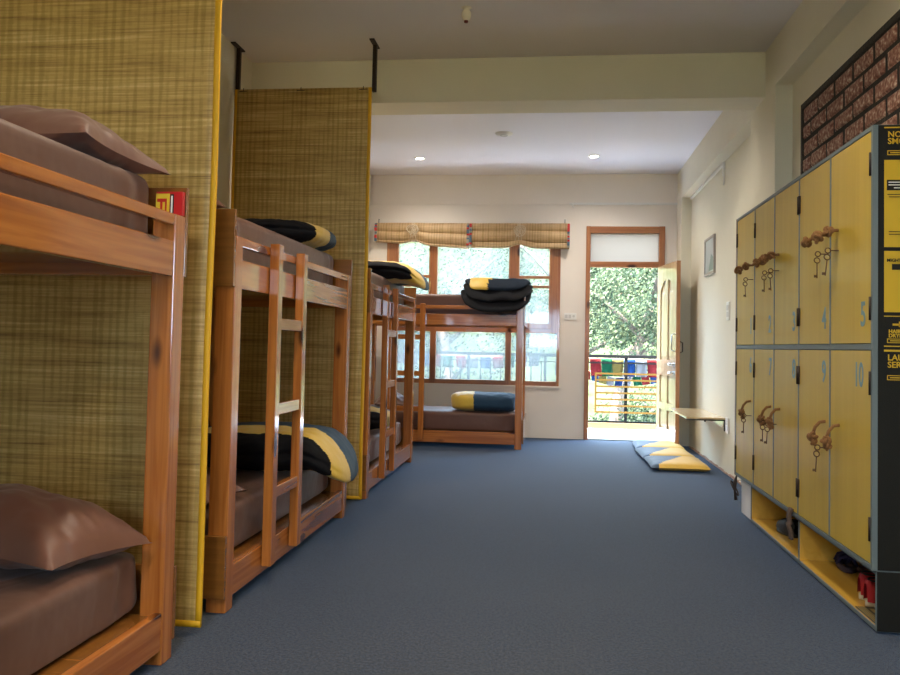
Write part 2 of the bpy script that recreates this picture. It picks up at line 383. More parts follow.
# ---- door
dr = bpy.data.objects.new('door_1', None); COL.objects.link(dr); dr.location = (.86, YB, 0); dr['kind'] = 'structure'; dr['_w'] = 1
MB().box(dx0, .445, YB - .03, YB + .08, 0, dz1).box(1.27, dx1, YB - .03, YB + .08, 0, dz1).obj('door_frame', frameZ, dr, .004)
MB().box(.445, 1.27, YB - .026, YB + .076, 2.535, dz1 - .002).box(.445, 1.27, YB - .026, YB + .076, 2.115, 2.185).obj('door_frame', frameX, dr, .004)
B(.445, 1.27, YB + .02, YB + .026, 2.185, 2.535).obj('transom_pane', frost, dr)
hx, hy = 1.282, YB - .045
ang = math.atan2(-.73, .105)     # direction hinge -> free edge
LW, LH, LT = .755, 2.10, .045
ux, uy = math.cos(ang), math.sin(ang); nx_, ny_ = uy, -ux        # n points to -X side
if nx_ > 0: nx_, ny_ = -nx_, -ny_
def leaf_pt(u, d, z): return (hx + ux * u + nx_ * d, hy + uy * u + ny_ * d, z)
def lbox(mb, u0, u1, d0, d1, z0, z1, mi=0):
    vs = [leaf_pt(u, d, z) for u in (u0, u1) for d in (d0, d1) for z in (z0, z1)]
    mb.add(vs, [(0, 1, 3, 2), (4, 6, 7, 5), (0, 4, 5, 1), (2, 3, 7, 6), (0, 2, 6, 4), (1, 5, 7, 3)], mi)
z0 = .02; D0, D1 = -LT / 2, LT / 2
lf = MB()
stile = .11; mid = .09; cu = LW / 2
rows = [(z0, z0 + .18), (.42, .50), (.82, 1.0), (1.93, z0 + LH)]
for a, b in ((0, stile), (LW - stile, LW), (cu - mid / 2, cu + mid / 2)): lbox(lf, a, b, D0, D1, z0, z0 + LH)
for a, b in rows:
    lbox(lf, stile, cu - mid / 2, D0, D1, a, b); lbox(lf, cu + mid / 2, LW - stile, D0, D1, a, b)
openings = [(stile, cu - mid / 2), (cu + mid / 2, LW - stile)]
for (a, b) in openings:            # arched heads of the tall panels
    for k in range(8):
        t0, t1 = k / 8, (k + 1) / 8; tm = (t0 + t1) / 2
        left = a < cu - .1
        q = (1 - tm) if left else tm
        drop = .13 * (q ** 2.2)
        lbox(lf, a + (b - a) * t0, a + (b - a) * t1, D0, D1, 1.93 - drop, 1.93)
leaf = lf.obj('door_leaf', doorZ, dr, .003)
pn = MB()
for (a, b) in openings:
    for (za, zb) in ((z0 + .18, .42), (.50, .82), (1.0, 1.93)):
        lbox(pn, a, b, -.006, .006, za, zb); lbox(pn, a + .03, b - .03, -.014, .014, za + .035, zb - (.14 if zb > 1.5 else .035))
sub('door_panel', pn, doorZ, leaf, dr, .004)
ed = MB(); lbox(ed, LW, LW + .004, D0, D1, z0, z0 + LH); sub('door_edge', ed, doorE, leaf, dr)
hd = MB()
for z in (.955, .86):
    lbox(hd, LW - .10, LW - .03, D1, D1 + .006, z - .02, z + .02)
    hd.tube([leaf_pt(LW - .06, D1, z), leaf_pt(LW - .06, D1 + .04, z)], .012); hd.tube([leaf_pt(LW - .12, D1 + .045, z), leaf_pt(LW - .04, D1 + .045, z)], .014)
sub('door_handle', hd, steel, leaf, dr)
hd = MB().tube([leaf_pt(LW - .05, D1 + .002, 1.30), leaf_pt(LW - .05, D1 + .035, 1.28), leaf_pt(LW - .05, D1 + .035, 1.12), leaf_pt(LW - .05, D1 + .002, 1.10)], .007)
sub('pull_handle', hd, steel, leaf, dr)
hd = MB().tube([leaf_pt(LW - .05, D0, 1.22), leaf_pt(LW - .05, D0 - .045, 1.20), leaf_pt(LW - .05, D0 - .045, 1.10), leaf_pt(LW - .05, D0, 1.08)], .007)
sub('pull_handle', hd, iron, leaf, dr)
st('trim_8', B(.445, 1.27, YB - .02, YB + .08, 0, .012), plain('threshold', (.25, .27, .25), .6), .002)

# ---- balcony outside
st('floor_balcony', B(-3.6, 3.4, YB + .2, 11.45, -.15, -.01), plain('balcony_floor', (.72, .70, .74), .6, var=.05))
curb = one('balcony_curb', B(-3.6, 3.4, 11.45, 11.55, -.15, .075), plain('yellow_curb', (.050, .026, .001), .6), 'low yellow painted kerb along the foot of the balcony railing', 'kerb', (0, 11.5, -.15), bevel=.006)
railm = plain('railing_black', (.003, .003, .003), .7, spec=.1)
rl = thing('balcony_railing', 'black metal balcony railing seen through the open door and the window', 'railing', (0, 11.5, .075))
def rail_box(name, *a, m=railm, **k): return B(*a, **k).obj(name, m, rl, .003)
rail_box('top_rail', -3.6, 3.4, 11.465, 11.53, .985, 1.03); rail_box('middle_rail', -3.6, 3.4, 11.485, 11.515, .905, .925); rail_box('bottom_rail', -3.6, 3.4, 11.485, 11.515, .078, .10)
for x in (-3.4, -2.3, -1.2, -.1, 1.035, 2.15, 3.25): rail_box('post', x - .02, x + .02, 11.48, 11.52, .075, .99)
for k in range(22):
    x = -3.2 + k * .145
    if min(abs(x - p) for p in (-3.4, -2.3, -1.2, -.1)) > .05: rail_box('baluster', x - .009, x + .009, 11.492, 11.508, .10, .905)
pm = plain('yellow_rail_paint', (.05, .026, .003), .6, spec=.1)
pn = MB().box(.60, .625, 11.44, 11.465, .215, .78).box(2.10, 2.125, 11.44, 11.465, .215, .78)
for k in range(7): z = .225 + k * .09; pn.box(.625, 2.10, 11.443, 11.462, z - .012, z + .012)
pn.obj('bar_panel', pm, rl)
def flags(name, label, pts, w, h, cols, gap=.0):
    t = thing(name, label, 'prayer flags', pts[0])
    t.location = pts[0]
    MB().tube(pts, .004, 5).obj('cord', cordm, t)
    P = [Vector(p) for p in pts]; L = sum((P[i + 1] - P[i]).length for i in range(len(P) - 1)); n = int(L / (w + gap))
    def at(s):
        for i in range(len(P) - 1):
            l = (P[i + 1] - P[i]).length
            if s <= l or i == len(P) - 2: return P[i] + (P[i + 1] - P[i]) * min(1, s / l)
            s -= l
    for k in range(n):
        a = at(k * (w + gap)); b = at(k * (w + gap) + w); ph = random.random() * 6
        def fn(u, v, a=a, b=b, ph=ph):
            p = a.lerp(b, u); return (p.x + .02 * v * math.sin(ph), p.y + .018 * math.sin(u * 7 + ph + v * 2) * v, p.z - h * v)
        o = MB().grid(fn, 7, 6).obj('flag', cols[k % len(cols)], t)
        sm = o.modifiers.new('thick', 'SOLIDIFY'); sm.thickness = .002
fm = [plain('flag_' + n, tuple(q * .14 for q in c), .8, spec=.1) for n, c in (('red', (.75, .06, .07)), ('green', (.02, .30, .14)), ('yellow', (.80, .62, .18)), ('blue', (.03, .16, .62)), ('white', (.8, .8, .86)))]
flags('prayer_flag_string', 'upper string of red, green, yellow, blue and white flags tied along the black balcony rail', [(.05, 11.55, .975), (1.0, 11.56, .975), (2.2, 11.55, .975)], .155, .25, [fm[4], fm[3], fm[0], fm[0], fm[1], fm[2], fm[3], fm[4], fm[0], fm[1]], .005)
flags('prayer_flag_string', 'lower drooping string of small coloured flags outside the balcony railing', [(.1, 11.62, .95), (.5, 11.62, .80), (.9, 11.62, .70), (1.3, 11.62, .74), (1.9, 11.62, .85)], .11, .13, [fm[3], fm[4], fm[1], fm[0], fm[3], fm[2], fm[4]], .01)
flags('prayer_flag_string', 'string of faded red and blue flags seen blurred through the low window panes', [(-2.3, 11.54, 1.032), (-1.6, 11.58, .98), (-.9, 11.58, .97), (-.1, 11.54, 1.032)], .15, .18, [fm[0], fm[4], fm[3], fm[0], fm[1]], .03)

# ---- ground, hillside and trees outside
o = B(-30, 30, -45, -5.6, -3.2, -3.0).obj('ground', plain('rear_bounce_ground', (.30, .28, .17), .95, var=.2, spec=0)); o['kind'] = 'structure'  # unseen ground added to bounce greenish sunlight in through the rear window
w2 = bpy.data.objects.new('window_added', None); COL.objects.link(w2); w2.location = (0, YR, 1.05); w2['kind'] = 'structure'; w2['_w'] = 1  # added window out of view, lets daylight in behind the camera
MB().box(-.8, -.74, YR - .1, YR + .01, 1.05, 2.15).box(.74, .8, YR - .1, YR + .01, 1.05, 2.15).box(-.03, .03, YR - .1, YR + .01, 1.11, 2.09).obj('window_frame', frameZ, w2)
MB().box(-.74, .74, YR - .1, YR + .01, 1.05, 1.11).box(-.74, .74, YR - .1, YR + .01, 2.09, 2.15).obj('window_frame', frameX, w2)
def hill(u, v):
    x = -45 + 90 * u; y = 12 + 60 * v
    return (x, y, -3.0 + 22 * max(0, v - .25) ** 1.1 + nz(x * .15, y * .15, 0) * .5)
gm = plain('ground_grass', (.035, .045, .022), .9, spec=0, var=.4, bump=.5, bscale=6)
o = MB().grid(hill, 40, 30).obj('ground', gm); o['kind'] = 'structure'
def tree(name, x, y, zg, r, zc, nleaf, mat, label, seed, trunkpts=None, lsz=.075, sq=.85):
    rnd = random.Random(seed)
    t = thing(name, label, 'tree', (x, y, zg), group=None)
    tr = MB()
    pts = trunkpts or [(x, y, zg), (x + .2, y, zg + (zc - zg) * .5), (x - .1, y, zc)]
    tr.tube(pts, [.16, .12, .07][:len(pts)] if len(pts) == 3 else .1, 8)
    for k in range(7):
        a = rnd.random() * 6.28; b = Vector(pts[-1]).lerp(Vector(pts[-2]), rnd.random() * .8); L = r * (.5 + .4 * rnd.random())
        e = b + Vector((math.cos(a) * L, math.sin(a) * L * .7, L * (.3 + .6 * rnd.random()))); m = b.lerp(e, .5) + Vector((0, 0, .15))
        tr.tube([b, m, e], [.06, .045, .015], 6)
    tr.obj('trunk', bark, t)
    clumps = []
    for k in range(46):
        while True:
            p = Vector((rnd.uniform(-1, 1), rnd.uniform(-1, 1), rnd.uniform(-1, 1)))
            if .25 < p.length < 1: break
        clumps.append((Vector((x, y, zc)) + Vector((p.x * r, p.y * r, p.z * r * sq)), r * rnd.uniform(.16, .32)))
    vs = []; fs = []
    for k in range(nleaf):
        c, cr = clumps[k % len(clumps)]
        d = Vector((rnd.gauss(0, 1), rnd.gauss(0, 1), rnd.gauss(0, 1))).normalized() * cr * (rnd.random() ** .4)
        p = c + d; n = Vector((rnd.gauss(0, 1), rnd.gauss(0, 1) - .4, rnd.gauss(0, 1) + .5)).normalized()
        a = n.orthogonal().normalized(); b = n.cross(a); s = lsz * rnd.uniform(.6, 1.2); o_ = len(vs)
        vs += [p - a * s * .5, p + b * s * .28 + n * s * .06, p + a * s * .5, p - b * s * .28 + n * s * .06]
        fs.append((o_, o_ + 1, o_ + 2, o_ + 3))
    MB().add(vs, fs).obj('foliage', mat, t)
tree('leafy_tree', 1.75, 15.6, -3, 1.9, 2.3, 26000, leafA, 'pale green leafy tree with forked dark trunk filling the open doorway', 1, [(.9, 15.2, -3), (1.25, 15.3, .2), (1.9, 15.6, 2.0)])
tree('leafy_tree', .4, 18.5, -3, 2.5, 3.2, 16000, leafA, 'tall pale tree behind the doorway tree, seen past its left side', 2)
tree('leafy_tree', 4.6, 18.5, -3, 2.6, 2.0, 9000, leafB, 'darker green tree behind the right side of the doorway', 3)
tree('leafy_tree', -2.2, 16.5, -3, 2.2, 1.9, 9000, leafB, 'green tree seen hazily through the middle window panes', 4)
tree('leafy_tree', -5.2, 18.5, -3, 2.4, 1.3, 7000, leafA, 'pale green tree seen hazily through the left window panes', 5)
tree('leafy_tree', -8.5, 19.5, -3, 2.6, 2.2, 6000, leafB, 'tree farthest left outside the window', 6)
tree('shrub', 1.7, 14.6, -3, 1.15, -.65, 7000, leafB, 'dark green shrub below the balcony bars, under the doorway tree', 7, sq=.7)
tree('shrub', 3.2, 20.0, -3, 2.0, -1.2, 6000, leafA, 'pale shrub farther down the slope behind the balcony railing', 8)
tree('shrub', -.9, 15.2, -3, 1.3, -.9, 5000, leafA, 'pale shrub behind the railing below the window', 9)

# ------------------------------------------------------------------ bunk beds
def make_bed(label):
    t = thing('bunk_bed', label, 'bunk bed', world=False, group='wooden bunk beds')
    Lb, Wd = 1.955, .96
    for x in (0, -Wd + .085):
        for y in (.02, Lb - .02 - .075): B(x - .085, x, y, y + .075, 0, 1.56).obj('leg', woodZ, t, .004)
    ya, yb = .095, Lb - .095
    for x0 in (-.036, -Wd + .004):
        B(x0, x0 + .032, ya, yb, 1.34, 1.465).obj('side_rail', woodY, t, .004)
        B(x0, x0 + .032, ya, yb, .05, .18).obj('side_rail', woodY, t, .004)
        B(x0, x0 + .032, ya, yb, 1.52, 1.56).obj('guard_rail', woodY, t, .004)
    for y in (.04, Lb - .04 - .03):
        B(-Wd + .085, -.085, y, y + .03, 1.345, 1.45).obj('end_rail', woodX, t, .003)
        B(-Wd + .085, -.085, y, y + .03, .07, .15).obj('end_rail', woodX, t, .003)
    for y in (0, Lb - .018):
        B(-Wd, 0, y, y + .018, 1.345, 1.667).obj('end_board', plyX, t, .002)
        B(-Wd, 0, y, y + .018, .062, .318).obj('end_board', plyX, t, .002)
    B(-Wd + .04, -.038, .076, Lb - .076, 1.385, 1.403).obj('bed_base', plyX, t)
    B(-Wd + .04, -.038, .076, Lb - .076, .150, .166).obj('bed_base', plyX, t)
    for y in (.42, .80):
        B(.0, .045, y, y + .06, .085, 1.575).obj('ladder_post', woodZ, t, .004)
    for z in (.387, .775, 1.175): B(.006, .04, .48, .80, z, z + .055).obj('rung', woodY, t, .004)
    return t
bed = make_bed('nearest bunk bed at far left, in front of the big reed mat')
bed.location = (-1.315, .79, 0)
bed2 = dup(bed, (-1.315, 3.17, 0), 0, 'bunk bed with ladder between the two tall reed mats')
bed3 = dup(bed, (-1.315, 5.665, 0), 0, 'bunk bed with ladder just beyond the second reed mat, nearer than the window bed')
bed4 = dup(bed, (-2.255, 8.745, 0), -PI / 2, 'bunk bed standing sideways under the window against the back wall')
BEDS = [(bed, (-1.315, .79), 0), (bed2, (-1.315, 3.17), 0), (bed3, (-1.315, 5.665), 0), (bed4, (-2.255, 8.745), -PI / 2)]

# mattress: soft box, local x -.855..-.10, y .12..1.83, z 0..t
def make_mattress(name, label, z, t=.26, seed=0, y0=.05, y1=1.915):
    x0, x1 = -.86, -.095
    def fn(u, v):
        # v: 0..1 from bottom centre ring to top centre; u around
        a = 2 * PI * u; cx, cy = (x0 + x1) / 2, (y0 + y1) / 2; hx_, hy_ = (x1 - x0) / 2, (y1 - y0) / 2
        e = .13; c, s = math.cos(a), math.sin(a)
        px = math.copysign(abs(c) ** e, c); py = math.copysign(abs(s) ** e, s)
        ph = (v - .5) * PI; rr = max(0, math.cos(ph)) ** .22; zz = math.copysign(abs(math.sin(ph)) ** .22, math.sin(ph))
        X = cx + px * hx_ * rr; Y = cy + py * hy_ * rr; Z = (zz + 1) / 2 * t
        d = nz(X * 7 + seed, Y * 7, Z * 9) * .008 + nz(X * 3, Y * 20 + seed, Z * 3) * .005
        side = 1 - abs(zz) ** 6
        X += px * side * (d * 1.6 + .010 * math.sin(Y * 38 + 3 * nz(Y * 3, seed, Z * 4)) * (.4 + Z)); Z += d * (1 if v > .5 else 0)
        return (X, Y, Z)
    mb = MB().grid(fn, 160, 34, wrap_u=True)
    o = mb.obj(name, sheet); o.location = (0, 0, z)
    return tag(o, label, 'mattress', 'brown sheeted mattresses')
def on_bed(o, i, x, y, z, rz=0, rot=None):
    bx, by = BEDS[i][1]; a = BEDS[i][2]
    o.location = (bx + x * math.cos(a) - y * math.sin(a), by + x * math.sin(a) + y * math.cos(a), z)
    o.rotation_euler = (0, 0, a + rz) if rot is None else rot
    return o
ML = [(0, 1.403, 'brown sheeted mattress on the top bunk of the nearest bed', .295), (0, .166, 'brown sheeted mattress on the bottom bunk of the nearest bed', .225),
      (1, 1.403, 'brown mattress on the top bunk between the two reed mats', .295), (1, .166, 'brown mattress on the bottom bunk between the two reed mats', .225),
      (2, 1.403, 'brown mattress on the top bunk just beyond the second reed mat', .295), (2, .166, 'mattress on the bottom bunk just beyond the second reed mat', .225),
      (3, 1.403, 'brown mattress on the top bunk under the window', .295), (3, .166, 'brown mattress on the bottom bunk under the window', .225)]
mats_ = {}
for i, z, lb, t in ML:
    if t not in mats_: mats_[t] = o = make_mattress('mattress', lb, z, t, seed=t * 30)
    else: o = mats_[t].copy(); COL.objects.link(o); o['label'] = lb
    on_bed(o, i, 0, 0, z)

def make_pillow(label, L=.66, Wd=.42, T=.15, seed=0):
    """pillow lying flat: long along x, pointed corners, seam round the middle"""
    mb = MB(); n = 44
    for sgn in (1, -1):
        def fn(u, v, sgn=sgn):
            x = 2 * u - 1; y = 2 * v - 1
            # pinch edges between the corners
            X = x * (1 - .10 * (1 - y * y)) * L / 2; Y = y * (1 - .13 * (1 - x * x)) * Wd / 2
            k = max(0, (1 - abs(x) ** 2.3)) ** .55 * max(0, (1 - abs(y) ** 2.1)) ** .6
            z = (T * .72 if sgn > 0 else -T * .28) * k * (1 + .15 * nz(x * 2 + seed, y * 2, sgn))
            z += .008 * k ** .3 * nz(x * 6 + seed, y * 6, sgn * 3) + .012 * math.sin(8 * math.atan2(y, x) + seed) * (abs(x * y)) * (k > .02)
            return (X, Y, z + T * .28)
        mb.grid(fn, n, n)
    # small hem lip
    o = mb.obj('pillow', pillm)
    return tag(o, label, 'pillow', 'brown pillows')
p = make_pillow('plump brown pillow on the top bunk of the nearest bed', .76, .46, .21, 1); on_bed(p, 0, -.44, 1.70, 1.655)
p.rotation_euler = (math.radians(-4), math.radians(3), math.radians(-6)); p.location.z = 1.68
p = make_pillow('brown pillow on the bottom bunk of the nearest bed', .78, .45, .24, 2); on_bed(p, 0, -.45, 1.665, .392)
p.rotation_euler = (math.radians(-3), math.radians(3), math.radians(-10))
p = make_pillow('dark brown pillow on the near end of the top bunk between the mats', .62, .34, .14, 3); on_bed(p, 1, -.50, .20, 1.70, .05)
p = make_pillow('brown pillow on the near end of the bottom bunk between the mats', .62, .40, .14, 4); on_bed(p, 1, -.41, .30, .39, -.1)
p = make_pillow('brown pillow half hidden behind the second reed mat on the top bunk', .6, .32, .13, 5); on_bed(p, 2, -.42, .26, 1.70, .05)
p = make_pillow('brown pillow on the bottom bunk just beyond the second reed mat', .6, .34, .12, 7); on_bed(p, 2, -.45, .27, .39, .05)
p = make_pillow('pillow on the left end of the bottom bunk under the window', .5, .42, .17, 6); on_bed(p, 3, -.40, .42, .39, .2)
p = make_pillow('dark brown pillow at the left end of the top bunk under the window', .5, .34, .13, 8); on_bed(p, 3, -.42, .30, 1.70, .1)

def make_duvet(label, cx, cy, z0, LX, LY, T, y1, y2, seed=0, droop=0, crease=.0, lop=0, mats=None, e=.75):
    """rolled duvet, local x across the bed, y along it; fabric split at y1 / y2: black, yellow, navy"""
    def fn(u, v):
        a = 2 * PI * u; ph = (v - .5) * PI
        # poles on the x axis
        r = max(0, math.cos(ph)) ** .65; xx = math.copysign(abs(math.sin(ph)) ** .9, math.sin(ph))
        c, s = math.cos(a), math.sin(a)
        yy = math.copysign(abs(c) ** e, c) * r; zz = math.copysign(abs(s) ** e, s) * r
        X = xx * LX / 2; Y = yy * LY / 2; Z = zz * T / 2
        d = 1 + .05 * nz(X * 5 + seed, Y * 5, Z * 5) + .03 * nz(X * 14 + seed, Y * 9, Z * 14)
        if crease:
            g = math.exp(-((Z / T * 2 - .0 - .1 * math.sin(X * 4)) / .13) ** 2); d -= crease * g
        Y *= d; Z *= (d if zz > 0 else 1); Z += T / 2 + .006 * nz(X * 20, Y * 20, seed)
        Z += lop * Y
        over = X + cx + .06
        if droop and over > 0: Z -= droop * over * over * 3
        return (X, Y, Z)
    def mf(p):
        w = .012 * math.sin(p.x * 9 + seed) + .012 * nz(p.x * 8, p.z * 8, seed)
        return 0 if p.y + w < y1 else (1 if p.y + w < y2 else 2)
    mb = MB().grid(fn, 220, 120, wrap_u=True, mfn=mf)
    o = mb.obj('rolled_duvet', mats or [dblack, dyel, dnavy])
    return tag(o, label, 'duvet', 'rolled black, yellow and navy duvets')
def duvet(i, label, cx, cy, z0, LX, LY, T, y1, y2, **k):
    o = make_duvet(label, cx, cy, z0, LX, LY, T, y1, y2, **k); return on_bed(o, i, cx, cy, z0, 0)
duvet(1, 'rolled duvet on the bottom bunk between the reed mats, sticking out past the rail', -.32, 1.40, .385, 1.0, .90, .25, -.27, -.06, seed=2, crease=.06, e=.9, droop=.9)
duvet(1, 'rolled duvet at the far end of the top bunk between the reed mats', -.44, 1.64, 1.685, .76, .82, .175, -.20, .0, seed=5, crease=.07, e=.85)
duvet(2, 'rolled duvet drooping over the rail of the top bunk beyond the second mat', -.26, 1.36, 1.65, .92, .90, .195, -.33, -.08, seed=9, droop=.55, crease=.07)
duvet(2, 'rolled duvet on the bottom bunk beyond the second mat, seen behind the ladder', -.42, .98, .39, .84, .66, .20, -.16, .06, seed=12, crease=.06)
duvet(3, 'puffy rolled duvet, pale yellow and navy, on the bottom bunk under the window', -.30, 1.505, .388, .52, .76, .21, -.385, -.115, seed=15, e=.42)
# folded duvet on the upper window bunk: three slumped layers in one mesh
def folded_duvet():
    mb = MB()
    for k, (z0, T, LX, LY, ox, oy, ysp) in enumerate(((.0, .075, .62, .80, .05, .0, 9), (.05, .075, .58, .78, .03, .01, 9), (.10, .075, .50, .74, .0, .0, -.02))):
        def fn(u, v, z0=z0, T=T, LX=LX, LY=LY, ox=ox, oy=oy, k=k):
            a = 2 * PI * u; ph = (v - .5) * PI; r = max(0, math.cos(ph)) ** .5; xx = math.copysign(abs(math.sin(ph)) ** .8, math.sin(ph))
            c, s = math.cos(a), math.sin(a); yy = math.copysign(abs(c) ** .55, c) * r; zz = math.copysign(abs(s) ** .8, s) * r
            X = xx * LX / 2 + ox; Y = yy * LY / 2 + oy; Z = z0 + T / 2 + zz * T / 2 + .022 * nz(X * 4, Y * 6 + k * 7, 0) + .008 * nz(X * 12, Y * 14, k)
            Y += .015 * nz(X * 9, Z * 15, k * 3)
            if X > .12: Z -= (X - .12) * (.95 - .12 * k)
            return (X, Y, Z)
        mb.grid(fn, 90, 40, wrap_u=True, mfn=lambda p, k=k: (0 if k == 0 else (1 if (p.y < -.08 + .02 * math.sin(p.x * 20) and p.y > -.30 and k == 2) else (0 if k < 2 else 2))))
    o = mb.obj('folded_duvet', [dblack, dyel, plain('duvet_charcoal', (.010, .018, .032), .8, bump=.3, bscale=22, spec=.2)])
    return tag(o, 'loosely folded dark duvet with a yellow patch on the top bunk under the window', 'duvet', 'rolled black, yellow and navy duvets')
on_bed(folded_duvet(), 3, -.26, 1.63, 1.70)
# red and yellow booklet standing at the head of the nearest top bunk
bx, by, bz = -1.372, 2.700, 1.562
bk = thing('booklet', 'red booklet with yellow picture standing on the corner post of the nearest top bunk', 'book', (bx, by, bz))
B(bx - .045, bx + .055, by, by + .018, bz, bz + .085).obj('cover', plain('book_red', (.55, .01, .01), .4), bk, .001)
MB().box(bx - .045, bx + .006, by - .0012, by, bz, bz + .078).obj('yellow_panel', plain('book_yellow', (.75, .52, .03), .4), bk)
MB().box(bx + .008, bx + .022, by - .0012, by, bz, bz + .076).obj('black_panel', plain('book_black', (.02, .015, .01), .4), bk)
MB().box(bx + .012, bx + .018, by - .0024, by - .0012, bz + .006, bz + .07).obj('white_figure', white, bk)
rd = MB(); q = by - .0024; q1 = by - .0012
rd.box(bx - .040, bx - .004, q, q1, bz + .048, bz + .060).box(bx - .010, bx - .004, q, q1, bz + .006, bz + .048).box(bx - .028, bx - .020, q, q1, bz + .006, bz + .048).box(bx - .040, bx - .004, q, q1, bz + .0, bz + .006)
rd.obj('red_lettering', plain('book_red_print', (.5, .02, .01), .4), bk)

# ------------------------------------------------------------------ reed mat partitions
def reed_mat(y, label, seed):
    x0, x1, z0, z1 = -2.325, -1.315, .03, 2.948
    t = thing('reed_mat_partition', label, 'reed mat', (x0, y, z0), group='hanging reed mats between the beds')
    def fn(u, v):
        x = x0 + (x1 - x0) * u; z = z0 + (z1 - z0) * v
        return (x + .006 * nz(seed, z * 1.2, 0) * u, y + .008 * nz(x * 2, z * 1.5, seed), z)
    mb = MB().grid(fn, 20, 50); o = mb.obj('reed_mat', reedm, t)
    s = o.modifiers.new('t', 'SOLIDIFY'); s.thickness = .006; s.offset = 0
    def strip(name, f, n=50):
        m2 = MB().grid(f, 3, n); o = m2.obj(name, trimm, t); s = o.modifiers.new('t', 'SOLIDIFY'); s.thickness = .012; s.offset = 0
    strip('side_binding', lambda u, v: (x1 - .018 + .022 * u + .006 * nz(seed, (z0 + (z1 - z0) * v) * 1.2, 0), y + .008 * nz(x1 * 2, (z0 + (z1 - z0) * v) * 1.5, seed), z0 + (z1 - z0) * v))
    strip('side_binding', lambda u, v: (x0 - .004 + .02 * u, y + .008 * nz(x0 * 2, (z0 + (z1 - z0) * v) * 1.5, seed), z0 + (z1 - z0) * v))
    strip('bottom_binding', lambda u, v: (x0 + (x1 - x0) * v, y + .008 * nz((x0 + (x1 - x0) * v) * 2, z0 * 1.5, seed), z0 - .004 + .024 * u))
    # little wire ties along the top
    for x in (-2.26, -1.83, -1.37): MB().tube([(x - .03, y - .012, 2.93), (x + .03, y - .012, 2.932)], .0025, 5).tube([(x, y - .012, 2.93), (x, y - .008, 2.955)], .0025, 5).obj('wire_tie', dark, t)
    return t
reed_mat(2.96, 'big reed mat partition behind the nearest bunk bed, yellow edged', 1.3)
reed_mat(5.535, 'farther reed mat partition hanging full height behind the second bunk bed', 4.1)
for y, wh in ((2.96, 'nearest'), (5.535, 'farther')):
    for x, sd in ((-2.318, 'wall side'), (-1.300, 'aisle side')):
        t = thing('ceiling_bracket', 'dark iron bracket hanging from the ceiling at the %s of the %s reed mat' % (sd, wh), 'bracket', (x, y, 2.93), group='iron brackets holding the reed mats')
        B(x - .014, x + .014, y + .012, y + .045, 2.925, ZC - .008).obj('rod', iron, t, .002)
        B(x - .018, x + .018, y - .085, y + .10, ZC - .010, ZC).obj('ceiling_plate', iron, t, .002)
    mb = MB().tube([(-2.31, y + .02, 2.945), (-1.30, y + .02, 2.945)], .007, 8)
    one('hanging_bar', mb, iron, 'thin iron bar carrying the top edge of the %s reed mat' % wh, 'bar', (-1.8, y + .02, 2.938))

# ------------------------------------------------------------------ lockers
LX = 1.307; LYs = [5.855, 5.345, 4.880, 4.405, 3.925, 3.42]
lk = thing('locker_cabinet', 'tall yellow plywood locker unit of ten numbered doors by the right wall', 'lockers', (LX, 3.42, .25))
X1 = XR - .003
c = MB()
c.box(LX - .018, X1, 3.42, 3.438, .25, 2.058)                              # near side
c.box(LX - .018, X1, 5.838, 5.856, .25, 2.058)
c.box(LX - .018, X1, 3.438, 5.838, 2.040, 2.058).box(LX - .018, X1, 3.438, 5.838, .25, .268).box(LX - .018, X1, 3.438, 5.838, 1.136, 1.160)
for y in LYs[1:5]: c.box(LX - .018, X1 - .01, y - .008, y + .008, .268, 2.04)
c.box(X1 - .01, X1, 3.438, 5.838, .268, 2.04)
c.obj('carcass', edgem, lk, .001)
B(LX + .003, X1, 3.4185, 3.4198, .252, 2.056).obj('side_panel', blackp, lk)
B(LX - .018, X1, 5.857, 5.875, .25, 2.058).obj('edge_board', wood('raw_board', (.28, .13, .06), (.38, .19, .09), 2, .6, knots=False), lk)
handles = {1: 5.395, 2: 4.93, 3: 4.785, 4: 3.975, 5: 3.822, 6: 5.43, 7: 4.938, 8: 4.752, 9: 3.989, 10: 3.80}
hinge_near = {3: True, 5: True, 8: True, 10: True}
def rope_knot(mb, c, s, seed):
    c = Vector(c); pts = []
    R = Euler((seed * 1.3, seed * 2.1, seed * .7)).to_matrix()
    for k in range(40):
        t = 2 * PI * k / 40
        p = Vector(((2 + math.cos(3 * t)) * math.cos(2 * t), (2 + math.cos(3 * t)) * math.sin(2 * t), 1.6 * math.sin(3 * t))) * s / 3
        pts.append(c + R @ p)
    mb.tube(pts, s * .42, 7, closed=True)
